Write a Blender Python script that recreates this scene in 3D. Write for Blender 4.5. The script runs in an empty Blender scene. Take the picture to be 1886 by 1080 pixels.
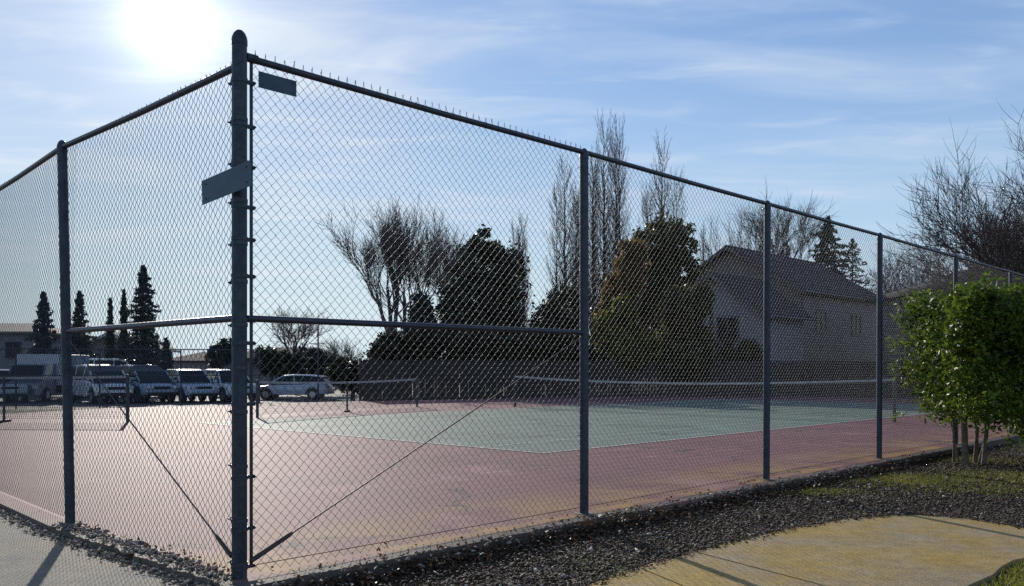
import bpy, bmesh, math, random
import numpy as np
from mathutils import Vector, Matrix
random.seed(11)
rng = np.random.default_rng(11)
scene = bpy.context.scene
C = scene.collection

# ------------------------------------------------------------------ camera, sky, sun
F = 1628.0            # focal length in pixels of the 1886 px wide photograph
CH = 1.3              # camera height above the court surface
cam_d = bpy.data.cameras.new('camera')
cam = bpy.data.objects.new('camera', cam_d); C.objects.link(cam)
cam.location = (0, 0, CH); cam.rotation_euler = (math.radians(90), 0, 0)
cam_d.sensor_width = 36; cam_d.lens = F / 1886 * 36
cam_d.shift_y = 140 / 1886
cam_d.clip_start = .05; cam_d.clip_end = 6000
scene.camera = cam

SUN_AZ = math.radians(-21.2)      # from +Y towards +X
SUN_EL = math.radians(20.1)
sd = Vector((math.sin(SUN_AZ) * math.cos(SUN_EL), math.cos(SUN_AZ) * math.cos(SUN_EL), math.sin(SUN_EL)))

world = bpy.data.worlds.new('World'); scene.world = world
world.use_nodes = True
nt = world.node_tree; nt.nodes.clear()
def WN(t, **k):
    n = nt.nodes.new(t)
    for a, b in k.items(): setattr(n, a, b)
    return n
def WM(op, a=None, b=None, c=None, clamp=False):
    n = WN('ShaderNodeMath', operation=op, use_clamp=clamp)
    for i, v in enumerate((a, b, c)):
        if v is None: continue
        if isinstance(v, (int, float)): n.inputs[i].default_value = v
        else: nt.links.new(v, n.inputs[i])
    return n.outputs[0]
SKG, SKK = 1.75, 6.5
sky = WN('ShaderNodeTexSky', sky_type='NISHITA')
sky.sun_disc = False
sky.sun_elevation = SUN_EL; sky.sun_rotation = SUN_AZ
sky.altitude = 50; sky.air_density = 1.0; sky.dust_density = .25; sky.ozone_density = 3.0
# the bright end of the sky is compressed so that it rolls off softly
skl = WN('ShaderNodeRGBToBW'); nt.links.new(sky.outputs[0], skl.inputs[0])
skt = WN('ShaderNodeVectorMath', operation='MULTIPLY'); nt.links.new(sky.outputs[0], skt.inputs[0]); skt.inputs[1].default_value = (.80, .92, 1.08)
skk = WM('DIVIDE', SKG, WM('ADD', WM('DIVIDE', skl.outputs[0], SKK), 1.0))
skc = WN('ShaderNodeVectorMath', operation='SCALE'); nt.links.new(skt.outputs[0], skc.inputs[0]); nt.links.new(skk, skc.inputs['Scale'])
tc = WN('ShaderNodeTexCoord')
nrm = WN('ShaderNodeVectorMath', operation='NORMALIZE'); nt.links.new(tc.outputs['Generated'], nrm.inputs[0])
dot = WN('ShaderNodeVectorMath', operation='DOT_PRODUCT'); nt.links.new(nrm.outputs[0], dot.inputs[0]); dot.inputs[1].default_value = sd
dv = WM('MAXIMUM', dot.outputs['Value'], 0.0)
# thin high cloud: direction projected on a high flat layer
sep = WN('ShaderNodeSeparateXYZ'); nt.links.new(nrm.outputs[0], sep.inputs[0])
zz = WM('MAXIMUM', WM('ADD', sep.outputs['Z'], .06), .02)
cx = WM('DIVIDE', sep.outputs['X'], zz); cy = WM('DIVIDE', sep.outputs['Y'], zz)
cmb = WN('ShaderNodeCombineXYZ'); nt.links.new(cx, cmb.inputs[0]); nt.links.new(cy, cmb.inputs[1])
def cloud(rot, sc, scale, lo, hi, det=6):
    mp = WN('ShaderNodeMapping'); mp.inputs['Rotation'].default_value = (0, 0, rot); mp.inputs['Scale'].default_value = sc
    nt.links.new(cmb.outputs[0], mp.inputs[0])
    nz = WN('ShaderNodeTexNoise'); nz.inputs['Scale'].default_value = scale; nz.inputs['Detail'].default_value = det
    nz.inputs['Roughness'].default_value = .56; nz.inputs['Distortion'].default_value = .6
    nt.links.new(mp.outputs[0], nz.inputs['Vector'])
    mr = WN('ShaderNodeMapRange'); mr.interpolation_type = 'SMOOTHSTEP'
    nt.links.new(nz.outputs['Fac'], mr.inputs[0]); mr.inputs[1].default_value = lo; mr.inputs[2].default_value = hi
    return mr.outputs[0]
c1 = cloud(.35, (.6, 1.25, 1), 1.3, .42, .80)
c2 = cloud(-.25, (.5, 1.1, 1), 4.2, .46, .80, 9)
cmask = WM('ADD', WM('MULTIPLY', c1, .75), WM('MULTIPLY', c2, .5), clamp=True)
cloudcol = WN('ShaderNodeMix', data_type='RGBA')
nt.links.new(cmask, cloudcol.inputs['Factor'])
hzm = WN('ShaderNodeMix', data_type='RGBA'); hzm.inputs['B'].default_value = (7.1, 8.7, 9.5, 1)
hf = WM('MULTIPLY', WM('POWER', WM('SUBTRACT', 1.0, WM('MAXIMUM', sep.outputs['Z'], 0.0), clamp=True), 4.8), .97)
nt.links.new(hf, hzm.inputs['Factor']); nt.links.new(skc.outputs[0], hzm.inputs['A'])
nt.links.new(hzm.outputs['Result'], cloudcol.inputs['A'])
cb = WN('ShaderNodeMix', data_type='RGBA'); cb.inputs['A'].default_value = (5.8, 7.0, 8.8, 1); cb.inputs['B'].default_value = (8.5, 9.0, 9.4, 1)
nt.links.new(WM('POWER', dv, 12.0), cb.inputs['Factor'])
nt.links.new(cb.outputs['Result'], cloudcol.inputs['B'])
# forward-scattered glow of the sun in that thin cloud
glow = WM('ADD', WM('ADD', WM('MULTIPLY', WM('POWER', dv, 3500.0), 14.0), WM('MULTIPLY', WM('POWER', dv, 1000.0), 4.6)), WM('ADD', WM('MULTIPLY', WM('POWER', dv, 260.0), 1.7), WM('MULTIPLY', WM('POWER', dv, 18.0), .3)))
gc = WN('ShaderNodeMix', data_type='RGBA', blend_type='ADD'); gc.inputs['Factor'].default_value = 1
gl = WN('ShaderNodeVectorMath', operation='SCALE'); gl.inputs[0].default_value = (1, .985, .93); nt.links.new(glow, gl.inputs['Scale'])
nt.links.new(cloudcol.outputs['Result'], gc.inputs['A']); nt.links.new(gl.outputs[0], gc.inputs['B'])
bg = WN('ShaderNodeBackground'); bg.inputs['Strength'].default_value = .10
nt.links.new(gc.outputs['Result'], bg.inputs['Color'])
wo = WN('ShaderNodeOutputWorld'); nt.links.new(bg.outputs[0], wo.inputs['Surface'])

sl = bpy.data.lights.new('sun', 'SUN'); sl.energy = 4.6; sl.angle = math.radians(.55); sl.color = (1, .93, .82)
so = bpy.data.objects.new('sun', sl); C.objects.link(so)
so.rotation_euler = sd.to_track_quat('Z', 'Y').to_euler(); so.location = (0, 0, 30)

vs = scene.view_settings
vs.view_transform = 'Standard'; vs.look = 'None'; vs.gamma = 1; vs.use_curve_mapping = False
vs.exposure = 0.0
scene.render.engine = 'CYCLES'
scene.cycles.max_bounces = 6; scene.cycles.transparent_max_bounces = 8
scene.cycles.use_denoising = False
scene.cycles.sample_clamp_indirect = 4

# ------------------------------------------------------------------ helpers
def tag(o, label=None, cat=None, group=None, kind=None):
    if label: o['label'] = label
    if cat: o['category'] = cat
    if group: o['group'] = group
    if kind: o['kind'] = kind
    return o
def empty(name, loc, rz=0, **k):
    o = bpy.data.objects.new(name, None); C.objects.link(o)
    o.location = loc; o.rotation_euler = (0, 0, rz); o.empty_display_size = .2
    return tag(o, **k)
def link(name, me, parent=None, **k):
    o = bpy.data.objects.new(name, me); C.objects.link(o)
    if parent: o.parent = parent
    return tag(o, **k)
def npmesh(name, V, FS, mats, n=None, smooth=False, midx=None):
    """V (N,3), FS (M,k) one face size"""
    me = bpy.data.meshes.new(name)
    V = np.asarray(V, dtype=np.float32); FS = np.asarray(FS, dtype=np.int32)
    k = FS.shape[1]
    me.vertices.add(len(V)); me.vertices.foreach_set('co', V.ravel())
    me.loops.add(FS.size); me.loops.foreach_set('vertex_index', FS.ravel())
    me.polygons.add(len(FS)); me.polygons.foreach_set('loop_start', np.arange(0, FS.size, k, dtype=np.int32))
    me.polygons.foreach_set('loop_total', np.full(len(FS), k, dtype=np.int32))
    if smooth: me.polygons.foreach_set('use_smooth', np.ones(len(FS), dtype=bool))
    for m in (mats if isinstance(mats, (list, tuple)) else [mats]): me.materials.append(m)
    if midx is not None: me.polygons.foreach_set('material_index', np.asarray(midx, dtype=np.int32))
    me.update(calc_edges=True)
    return me
class MB:
    """collects boxes, tubes, loops of points; build() links ONE mesh object"""
    def __init__(s): s.v = []; s.f = []
    def add(s, vs_, fs_):
        o = len(s.v); s.v += [tuple(p) for p in vs_]; s.f += [tuple(i + o for i in f) for f in fs_]
        return s
    def box(s, c, d, rz=0, taper=1.0):
        x, y, z = d[0] / 2, d[1] / 2, d[2] / 2
        ps = [(-x, -y, -z), (x, -y, -z), (x, y, -z), (-x, y, -z), (-x * taper, -y * taper, z), (x * taper, -y * taper, z), (x * taper, y * taper, z), (-x * taper, y * taper, z)]
        cr, sr = math.cos(rz), math.sin(rz)
        ps = [(c[0] + a * cr - b * sr, c[1] + a * sr + b * cr, c[2] + e) for a, b, e in ps]
        return s.add(ps, [(0, 3, 2, 1), (4, 5, 6, 7), (0, 1, 5, 4), (1, 2, 6, 5), (2, 3, 7, 6), (3, 0, 4, 7)])
    def tube(s, pts, rad, n=10, caps=True):
        pts = [Vector(p) for p in pts]
        if not isinstance(rad, (list, tuple)): rad = [rad] * len(pts)
        rings = []; prev = None
        for i, p in enumerate(pts):
            d = (pts[min(i + 1, len(pts) - 1)] - pts[max(i - 1, 0)]).normalized()
            if prev is None:
                u = d.cross(Vector((0, 0, 1)));
                if u.length < .01: u = Vector((1, 0, 0))
                u.normalize()
            else: u = (prev - d * prev.dot(d)).normalized()
            prev = u; w = d.cross(u)
            rings.append([p + (u * math.cos(2 * math.pi * k / n) + w * math.sin(2 * math.pi * k / n)) * rad[i] for k in range(n)])
        vs_ = [q for r in rings for q in r]; fs_ = []
        for i in range(len(rings) - 1):
            for k in range(n):
                k2 = (k + 1) % n
                fs_.append((i * n + k, i * n + k2, (i + 1) * n + k2, (i + 1) * n + k))
        if caps:
            fs_.append(tuple(range(n))[::-1]); fs_.append(tuple((len(rings) - 1) * n + k for k in range(n)))
        return s.add(vs_, fs_)
    def prism(s, poly, z0, z1):
        n = len(poly)
        vs_ = [(p[0], p[1], z0) for p in poly] + [(p[0], p[1], z1) for p in poly]
        fs_ = [tuple(range(n))[::-1], tuple(range(n, 2 * n))] + [(i, (i + 1) % n, n + (i + 1) % n, n + i) for i in range(n)]
        return s.add(vs_, fs_)
    def build(s, name, mat, parent=None, smooth=False, bevel=0, **k):
        me = bpy.data.meshes.new(name); me.from_pydata(s.v, [], s.f); me.materials.append(mat)
        bm = bmesh.new(); bm.from_mesh(me); bmesh.ops.recalc_face_normals(bm, faces=bm.faces)
        if bevel:
            bmesh.ops.bevel(bm, geom=bm.edges[:], offset=bevel, segments=2, affect='EDGES', profile=.5)
        bm.to_mesh(me); bm.free()
        if smooth:
            me.polygons.foreach_set('use_smooth', [True] * len(me.polygons))
            me.set_sharp_from_angle(angle=math.radians(40))
        return link(name, me, parent, **k)

def mat(name, col=(.5, .5, .5), rough=.6, metal=0, spec=.5, var=None, bump=None, trans=0, coords='Object', col2=None, scale=5, det=6, lo=.35, hi=.65, grain=None):
    """plain material with optional noise mix to col2 and bump (scale, strength)"""
    m = bpy.data.materials.new(name); m.use_nodes = True
    t = m.node_tree; b = t.nodes['Principled BSDF']
    b.inputs['Base Color'].default_value = (*col, 1); b.inputs['Roughness'].default_value = rough
    b.inputs['Metallic'].default_value = metal; b.inputs['Specular IOR Level'].default_value = spec
    c = t.nodes.new('ShaderNodeTexCoord')
    if col2:
        n = t.nodes.new('ShaderNodeTexNoise'); n.inputs['Scale'].default_value = scale; n.inputs['Detail'].default_value = det; n.inputs['Roughness'].default_value = .65
        t.links.new(c.outputs[coords], n.inputs['Vector'])
        r = t.nodes.new('ShaderNodeMapRange'); r.inputs[1].default_value = lo; r.inputs[2].default_value = hi
        t.links.new(n.outputs['Fac'], r.inputs[0])
        x = t.nodes.new('ShaderNodeMix'); x.data_type = 'RGBA'; x.inputs['A'].default_value = (*col, 1); x.inputs['B'].default_value = (*col2, 1)
        t.links.new(r.outputs[0], x.inputs['Factor']); t.links.new(x.outputs['Result'], b.inputs['Base Color'])
    if grain:
        src = b.inputs['Base Color'].links[0].from_socket
        for gs, ga in grain:
            n = t.nodes.new('ShaderNodeTexNoise'); n.inputs['Scale'].default_value = gs; n.inputs['Detail'].default_value = 4; n.inputs['Roughness'].default_value = .75
            t.links.new(c.outputs[coords], n.inputs['Vector'])
            r = t.nodes.new('ShaderNodeMapRange'); r.inputs[1].default_value = .32; r.inputs[2].default_value = .68; r.inputs[3].default_value = 1 - ga; r.inputs[4].default_value = 1 + ga * .6
            t.links.new(n.outputs['Fac'], r.inputs[0])
            x = t.nodes.new('ShaderNodeVectorMath'); x.operation = 'SCALE'; t.links.new(src, x.inputs[0]); t.links.new(r.outputs[0], x.inputs['Scale']); src = x.outputs[0]
        t.links.new(src, b.inputs['Base Color'])
    if bump:
        n = t.nodes.new('ShaderNodeTexNoise'); n.inputs['Scale'].default_value = bump[0]; n.inputs['Detail'].default_value = 5
        t.links.new(c.outputs[coords], n.inputs['Vector'])
        u = t.nodes.new('ShaderNodeBump'); u.inputs['Strength'].default_value = bump[1]; u.inputs['Distance'].default_value = bump[2] if len(bump) > 2 else .01
        t.links.new(n.outputs['Fac'], u.inputs['Height']); t.links.new(u.outputs[0], b.inputs['Normal'])
    return m
def leafmat(name, c1, c2, trans=.35, rough=.5, scale=1.5, spec=.4):
    """leaf material: colour varies per clump and per leaf island, light passes through"""
    m = bpy.data.materials.new(name); m.use_nodes = True
    t = m.node_tree; b = t.nodes['Principled BSDF']; out = t.nodes['Material Output']
    c = t.nodes.new('ShaderNodeTexCoord'); n = t.nodes.new('ShaderNodeTexNoise'); n.inputs['Scale'].default_value = scale; n.inputs['Detail'].default_value = 3
    t.links.new(c.outputs['Object'], n.inputs['Vector'])
    g = t.nodes.new('ShaderNodeNewGeometry')
    a = t.nodes.new('ShaderNodeMath'); a.operation = 'MULTIPLY_ADD'; a.inputs[1].default_value = .55; t.links.new(g.outputs['Random Per Island'], a.inputs[0])
    s2 = t.nodes.new('ShaderNodeMath'); s2.operation = 'MULTIPLY_ADD'; s2.inputs[1].default_value = 1.6; s2.inputs[2].default_value = -.62
    t.links.new(n.outputs['Fac'], s2.inputs[0]); t.links.new(s2.outputs[0], a.inputs[2]); a.use_clamp = True
    x = t.nodes.new('ShaderNodeMix'); x.data_type = 'RGBA'; x.inputs['A'].default_value = (*c1, 1); x.inputs['B'].default_value = (*c2, 1)
    t.links.new(a.outputs[0], x.inputs['Factor']); t.links.new(x.outputs['Result'], b.inputs['Base Color'])
    b.inputs['Roughness'].default_value = rough; b.inputs['Specular IOR Level'].default_value = spec
    tr = t.nodes.new('ShaderNodeBsdfTranslucent'); t.links.new(x.outputs['Result'], tr.inputs['Color'])
    ms = t.nodes.new('ShaderNodeMixShader'); ms.inputs[0].default_value = trans
    t.links.new(b.outputs[0], ms.inputs[1]); t.links.new(tr.outputs[0], ms.inputs[2]); t.links.new(ms.outputs[0], out.inputs['Surface'])
    return m

def at(px, py, Y):      # point seen at (px, py) standing Y metres in front
    return Vector(((px - 943) / F * Y, Y, CH + (680 - py) / F * Y))
def gnd(px, py, z=0.0):
    return at(px, py, F * (CH - z) / (py - 680))

# ------------------------------------------------------------------ frame of the court
Rd = Vector((.6912, .7227, 0)); Ld = Vector((-.7227, .6912, 0))
Cn = gnd(441, 1065)                       # foot of the corner post
BAY = 3.39
def RL(r, l, z=0, o=None):
    o = o or C0
    return Vector((o.x, o.y, 0)) + Rd * r + Ld * l + Vector((0, 0, z))
C0 = gnd(1000, 835)                       # near corner of the green court

# ------------------------------------------------------------------ materials
def court_mat(name, col, col2, dirt, rough=.72, edge=True):
    m = bpy.data.materials.new(name); m.use_nodes = True
    t = m.node_tree; b = t.nodes['Principled BSDF']; L = t.links
    def N(x, **k):
        n = t.nodes.new(x)
        for a, v in k.items(): setattr(n, a, v)
        return n
    g = N('ShaderNodeNewGeometry')
    def noise(s, det=6, r=.6):
        n = N('ShaderNodeTexNoise'); n.inputs['Scale'].default_value = s; n.inputs['Detail'].default_value = det; n.inputs['Roughness'].default_value = r
        L.new(g.outputs['Position'], n.inputs['Vector']); return n.outputs['Fac']
    def rng_(v, a, c, d=0, e=1):
        n = N('ShaderNodeMapRange'); n.inputs[1].default_value = a; n.inputs[2].default_value = c; n.inputs[3].default_value = d; n.inputs[4].default_value = e
        L.new(v, n.inputs[0]); return n.outputs[0]
    def mix(f, a, c):
        n = N('ShaderNodeMix', data_type='RGBA')
        L.new(f, n.inputs['Factor'])
        for s_, v in (('A', a), ('B', c)):
            if isinstance(v, tuple): n.inputs[s_].default_value = (*v, 1)
            else: L.new(v, n.inputs[s_])
        return n.outputs['Result']
    c = mix(rng_(noise(.55, 8), .35, .66), col, col2)
    c = mix(rng_(noise(55, 4, .85), .34, .66, 0, .85), c, tuple(x * .5 for x in col))
    c = mix(rng_(noise(9, 5, .7), .5, .72, 0, .35), c, tuple(min(1, x * 1.45) for x in col))
    c = mix(rng_(noise(1.7, 9, .7), .56, .72, 0, .5), c, dirt)
    if edge:
        # dirt and leaf stain gathered along the long fence
        d = N('ShaderNodeVectorMath', operation='DOT_PRODUCT'); L.new(g.outputs['Position'], d.inputs[0]); d.inputs[1].default_value = Ld
        base = Cn.dot(Ld)
        e = rng_(d.outputs['Value'], base - .1, base + 1.5, 1.2, 0)
        mm = N('ShaderNodeMath', operation='MULTIPLY'); L.new(e, mm.inputs[0]); L.new(rng_(noise(1.1, 7), .38, .56), mm.inputs[1])
        c = mix(mm.outputs[0], c, (.36, .21, .09))
        # bare concrete kerb outside the fence line
        k = rng_(d.outputs['Value'], base - .06, base - .09)
        d_ = N('ShaderNodeVectorMath', operation='DOT_PRODUCT'); L.new(g.outputs['Position'], d_.inputs[0]); d_.inputs[1].default_value = Rd
        k2 = rng_(d_.outputs['Value'], Cn.dot(Rd) - .03, Cn.dot(Rd) - .07)
        c = mix(k2, c, (.15, .125, .10))
        c = mix(k, c, (.115, .10, .085))
    # hairline cracks and old repair stains
    vo = N('ShaderNodeTexVoronoi', feature='DISTANCE_TO_EDGE'); vo.inputs['Scale'].default_value = .23
    wv = N('ShaderNodeTexNoise'); wv.inputs['Scale'].default_value = 1.3; wv.inputs['Detail'].default_value = 6; L.new(g.outputs['Position'], wv.inputs['Vector'])
    ad = N('ShaderNodeVectorMath', operation='MULTIPLY_ADD'); L.new(wv.outputs['Color'], ad.inputs[0]); ad.inputs[1].default_value = (1.6, 1.6, 1.6); L.new(g.outputs['Position'], ad.inputs[2])
    L.new(ad.outputs[0], vo.inputs['Vector'])
    cr_ = N('ShaderNodeMath', operation='MULTIPLY'); L.new(rng_(vo.outputs['Distance'], .0035, .008, 1, 0), cr_.inputs[0]); L.new(rng_(noise(.4, 3), .42, .55), cr_.inputs[1])
    c = mix(cr_.outputs[0], c, (.06, .045, .04))
    c = mix(rng_(noise(.28, 7, .62), .53, .62, 0, .5), c, tuple(x * .5 for x in col))
    c = mix(rng_(noise(.75, 8, .7), .33, .45, .7, 0), c, tuple(min(1, x * 1.15 + .06) for x in col))
    L.new(c, b.inputs['Base Color']); b.inputs['Roughness'].default_value = rough; b.inputs['Specular IOR Level'].default_value = .10
    bp = N('ShaderNodeBump'); bp.inputs['Strength'].default_value = .5; bp.inputs['Distance'].default_value = .004
    L.new(noise(130, 4, .7), bp.inputs['Height']); L.new(bp.outputs[0], b.inputs['Normal'])
    return m
M = {}
M['court_red'] = court_mat('court_red', (.27, .118, .125), (.19, .10, .105), (.15, .11, .10))
M['court_green'] = court_mat('court_green', (.165, .24, .19), (.235, .265, .225), (.22, .20, .17), edge=False)
M['line'] = mat('line_paint', (.50, .49, .44), .7, col2=(.26, .25, .21), scale=7, lo=.44, hi=.62)
M['asphalt'] = mat('asphalt', (.05, .05, .052), .8, col2=(.08, .078, .075), scale=1.5, bump=(60, .5))
def soil_mat():
    m = mat('soil', (.05, .038, .026), .9, col2=(.09, .068, .045), scale=6, bump=(40, .8, .03), lo=.4, hi=.7)
    t = m.node_tree; b = t.nodes['Principled BSDF']; L = t.links
    src = b.inputs['Base Color'].links[0].from_socket
    g = t.nodes.new('ShaderNodeNewGeometry')
    n = t.nodes.new('ShaderNodeTexNoise'); n.inputs['Scale'].default_value = .9; n.inputs['Detail'].default_value = 7; n.inputs['Roughness'].default_value = .7
    L.new(g.outputs['Position'], n.inputs['Vector'])
    r = t.nodes.new('ShaderNodeMapRange'); r.inputs[1].default_value = .52; r.inputs[2].default_value = .62; L.new(n.outputs['Fac'], r.inputs[0])
    x = t.nodes.new('ShaderNodeMix'); x.data_type = 'RGBA'; x.inputs['B'].default_value = (.12, .13, .03, 1)
    L.new(r.outputs[0], x.inputs['Factor']); L.new(src, x.inputs['A']); L.new(x.outputs['Result'], b.inputs['Base Color'])
    return m
M['soil'] = soil_mat()
M['far_ground'] = mat('far_ground', (.07, .08, .035), .9, col2=(.11, .09, .06), scale=.15)
M['concrete'] = mat('path_concrete', (.47, .29, .04), .8, col2=(.33, .25, .14), scale=1.3, det=9, lo=.38, hi=.62, grain=((70, .5), (9, .28), (2.6, .2)), bump=(90, .7, .006), coords='Object')
M['concrete_grey'] = mat('grey_concrete', (.29, .225, .14), .85, col2=(.20, .185, .155), scale=1.1, det=9, grain=((80, .5), (11, .3), (3, .2)), bump=(70, .8, .006))
M['galv'] = mat('galvanised_wire', (.05, .058, .072), .6, metal=0, spec=.35)
M['wirefar'] = mat('dull_wire', (.10, .12, .14), .5, metal=.5)
M['post'] = mat('weathered_post_paint', (.032, .047, .072), .5, metal=.35, col2=(.06, .068, .085), grain=((30, .4), (5, .3)), scale=9, bump=(50, .15))  # galvanised steel; its backlit navy tone is put into the base colour
M['rail'] = mat('weathered_rail', (.035, .048, .07), .45, metal=.4, col2=(.07, .07, .085), scale=12)
M['plate'] = mat('faded_sign_back', (.065, .105, .14), .55, metal=.3, col2=(.045, .075, .11), scale=8)
M['rust'] = mat('rusty_rod', (.10, .07, .055), .6, metal=.4, col2=(.06, .05, .05), scale=30)
M['bark'] = mat('grey_bark', (.12, .10, .095), .9, col2=(.07, .06, .058), scale=8, bump=(20, .6))
M['bark2'] = mat('purple_bark', (.085, .06, .06), .9, col2=(.045, .035, .035), scale=8)
M['stem'] = mat('pale_stem', (.22, .17, .12), .85, col2=(.10, .075, .05), scale=14, bump=(40, .7))
M['needle'] = leafmat('dark_needles', (.024, .036, .024), (.07, .078, .045), .15)
M['spruce'] = leafmat('spruce_needles', (.022, .038, .036), (.055, .075, .06), .15)
M['cypress'] = leafmat('cypress_leaf', (.022, .034, .018), (.06, .068, .03), .15)
M['olive'] = leafmat('olive_leaf', (.035, .045, .015), (.10, .095, .02), .35)
M['russet'] = leafmat('russet_leaf', (.10, .06, .016), (.22, .135, .03), .4)
M['yellowgreen'] = leafmat('yellow_green_leaf', (.07, .085, .014), (.22, .21, .025), .45)
M['laurel'] = leafmat('laurel_leaf', (.02, .048, .010), (.18, .26, .026), .48, rough=.42, scale=3.2, spec=.3)
M['olive_dark'] = leafmat('dark_olive_leaf', (.028, .038, .014), (.11, .105, .025), .28)
M['hedge'] = leafmat('hedge_leaf', (.02, .028, .014), (.05, .05, .022), .2)
M['grass'] = leafmat('moss_grass', (.11, .13, .02), (.32, .30, .04), .5)
M['chip'] = mat('wood_chip', (.06, .038, .023), .7, spec=.2, col2=(.15, .105, .07), scale=40, lo=.5, hi=.7)
def pale_some(m):  # colours a few chips pale to stand in for backlit sparkles
    t = m.node_tree; b = t.nodes['Principled BSDF']; src = b.inputs['Base Color'].links[0].from_socket
    g = t.nodes.new('ShaderNodeNewGeometry'); r = t.nodes.new('ShaderNodeMapRange'); r.inputs[1].default_value = .92; r.inputs[2].default_value = 1.0
    t.links.new(g.outputs['Random Per Island'], r.inputs[0])
    x = t.nodes.new('ShaderNodeMix'); x.data_type = 'RGBA'; x.inputs['B'].default_value = (.52, .48, .42, 1)
    t.links.new(r.outputs[0], x.inputs['Factor']); t.links.new(src, x.inputs['A']); t.links.new(x.outputs['Result'], b.inputs['Base Color'])
pale_some(M['chip'])
M['dead'] = leafmat('dead_leaf', (.05, .025, .013), (.14, .075, .04), .25)
M['wall_tan'] = mat('tan_siding', (.27, .235, .23), .85, col2=(.22, .19, .185), scale=.6)
M['wall_grey'] = mat('grey_siding', (.32, .315, .33), .85, col2=(.27, .265, .275), scale=.6)
M['roof'] = mat('brown_shingle', (.035, .028, .03), .9, spec=.2, col2=(.055, .045, .045), scale=5, bump=(14, .6, .03))
M['roof_pale'] = mat('pale_shingle', (.26, .22, .18), .85, col2=(.19, .165, .14), scale=5, bump=(14, .6, .03))
M['trim'] = mat('trim_paint', (.10, .09, .085), .6)
M['trim_white'] = mat('pale_trim_paint', (.5, .49, .47), .6)
M['glass'] = mat('window_glass', (.012, .014, .018), .35, spec=.2)
M['wood'] = mat('weathered_board', (.03, .026, .026), .9, col2=(.05, .043, .042), scale=3)
M['net'] = mat('net_cord', (.015, .016, .02), .8)
M['tape'] = mat('net_tape', (.42, .42, .42), .8, col2=(.28, .28, .28), scale=4)
M['netpost'] = mat('net_post_green', (.03, .045, .045), .45)
M['tyre'] = mat('tyre_rubber', (.015, .015, .016), .8)
M['rim'] = mat('wheel_rim', (.45, .46, .48), .3, metal=.8)
M['lamp'] = mat('lamp_lens', (.6, .6, .6), .15, spec=.7)
M['red_lamp'] = mat('red_lens', (.3, .02, .015), .2, spec=.7)
def paint(n, c): 
    m = mat(n, c, .25, spec=.6); m.node_tree.nodes['Principled BSDF'].inputs['Coat Weight'].default_value = .8; return m

# ------------------------------------------------------------------ ground
def gz(x, y):
    t = np.clip((y - 28) / 14, 0, 1); s = t * t * (3 - 2 * t)
    return -.12 - .38 * s
def terrain():
    xs = np.concatenate([-np.geomspace(1500, 12, 26), np.linspace(-11, 14, 120), np.geomspace(15, 1500, 26)])
    ys = np.concatenate([[-200, -60, -20, -5], np.linspace(0, 26, 120), np.geomspace(27, 2500, 40)])
    X, Y = np.meshgrid(xs, ys); Z = gz(X, Y)
    near = (Y < 26) & (abs(X) < 14)
    Z = Z + np.where(near, .012 * np.sin(X * 7.1 + 2 * np.sin(Y * 3.3)) * np.cos(Y * 6.3 + X), 0)
    nx, ny = len(xs), len(ys)
    V = np.stack([X.ravel(), Y.ravel(), Z.ravel()], 1)
    i = np.arange((ny - 1) * (nx - 1)); r, c = i // (nx - 1), i % (nx - 1); a = r * nx + c
    FS = np.stack([a, a + 1, a + nx + 1, a + nx], 1)
    me = npmesh('ground', V, FS, [M['soil'], M['far_ground']], smooth=True, midx=(Y[:-1, :-1].ravel() > 33).astype(int))
    link('ground', me, kind='structure')
terrain()

# left fence path
p_l1 = at(131, 900, 7.42); s1 = 2.79
LP0 = Vector((Cn.x, Cn.y, 0)); LP1 = LP0 + Ld * s1
d2 = Vector((-.676, .737, 0)); LP2 = LP1 + d2 * 3.2; LP3 = LP2 + d2 * 3.2
p0 = LP0 - Ld * .24 - Rd * .16
n2 = Vector((-d2.y, d2.x, 0)) if Vector((-d2.y, d2.x, 0)).dot(Rd) < 0 else Vector((d2.y, -d2.x, 0))
pad = [p0, p0 + Rd * 38.4] + [gnd(x, y) for x, y in ((1960, 738), (1500, 731), (1075, 731), (620, 740), (200, 752), (0, 763), (-420, 790))] + [LP3 + n2 * .14, LP1 - Rd * .16]
# ragged near edges: subdivide the two edges seen close up
def ragged(a, b, n, amp):
    o = []
    for i in range(n):
        t = i / n
        q = a.lerp(b, t); d = (b - a).normalized(); w = Vector((-d.y, d.x, 0))
        o.append(q + w * (random.uniform(-amp, amp) if i else 0))
    return o
poly = ragged(pad[0], pad[1], 240, .018) + pad[1:-1] + ragged(pad[-1], pad[0], 60, .025)
MB().prism(poly, -.9, 0).build('court_surface', M['court_red'], kind='structure')
def sheet(name, pts, z, m, **k):
    return MB().add([(p[0], p[1], z) for p in pts], [tuple(range(len(pts)))]).build(name, m, **k)
WD, LN = 10.97, 23.77
sheet('green_court_surface', [RL(0, 0), RL(LN, 0), RL(LN, WD), RL(0, WD)], .004, M['court_green'], kind='structure')
lm = MB()
def cl(r0, l0, r1, l1):
    lm.add([RL(r0, l0, .008), RL(r1, l0, .008), RL(r1, l1, .008), RL(r0, l1, .008)], [(0, 1, 2, 3)])
w = .07
cl(-w, -w, 0, WD + w); cl(LN, -w, LN + w, WD + w)
cl(0, -w, LN, 0); cl(0, WD, LN, WD + w)
cl(.0, 1.37, LN, 1.42); cl(.0, WD - 1.42, LN, WD - 1.37)
cl(5.48, 1.42, 5.53, WD - 1.42); cl(LN - 5.53, 1.42, LN - 5.48, WD - 1.42)
cl(5.53, WD / 2 - .025, LN - 5.53, WD / 2 + .025)
lm.build('court_line_markings', M['line'], kind='structure')

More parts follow.
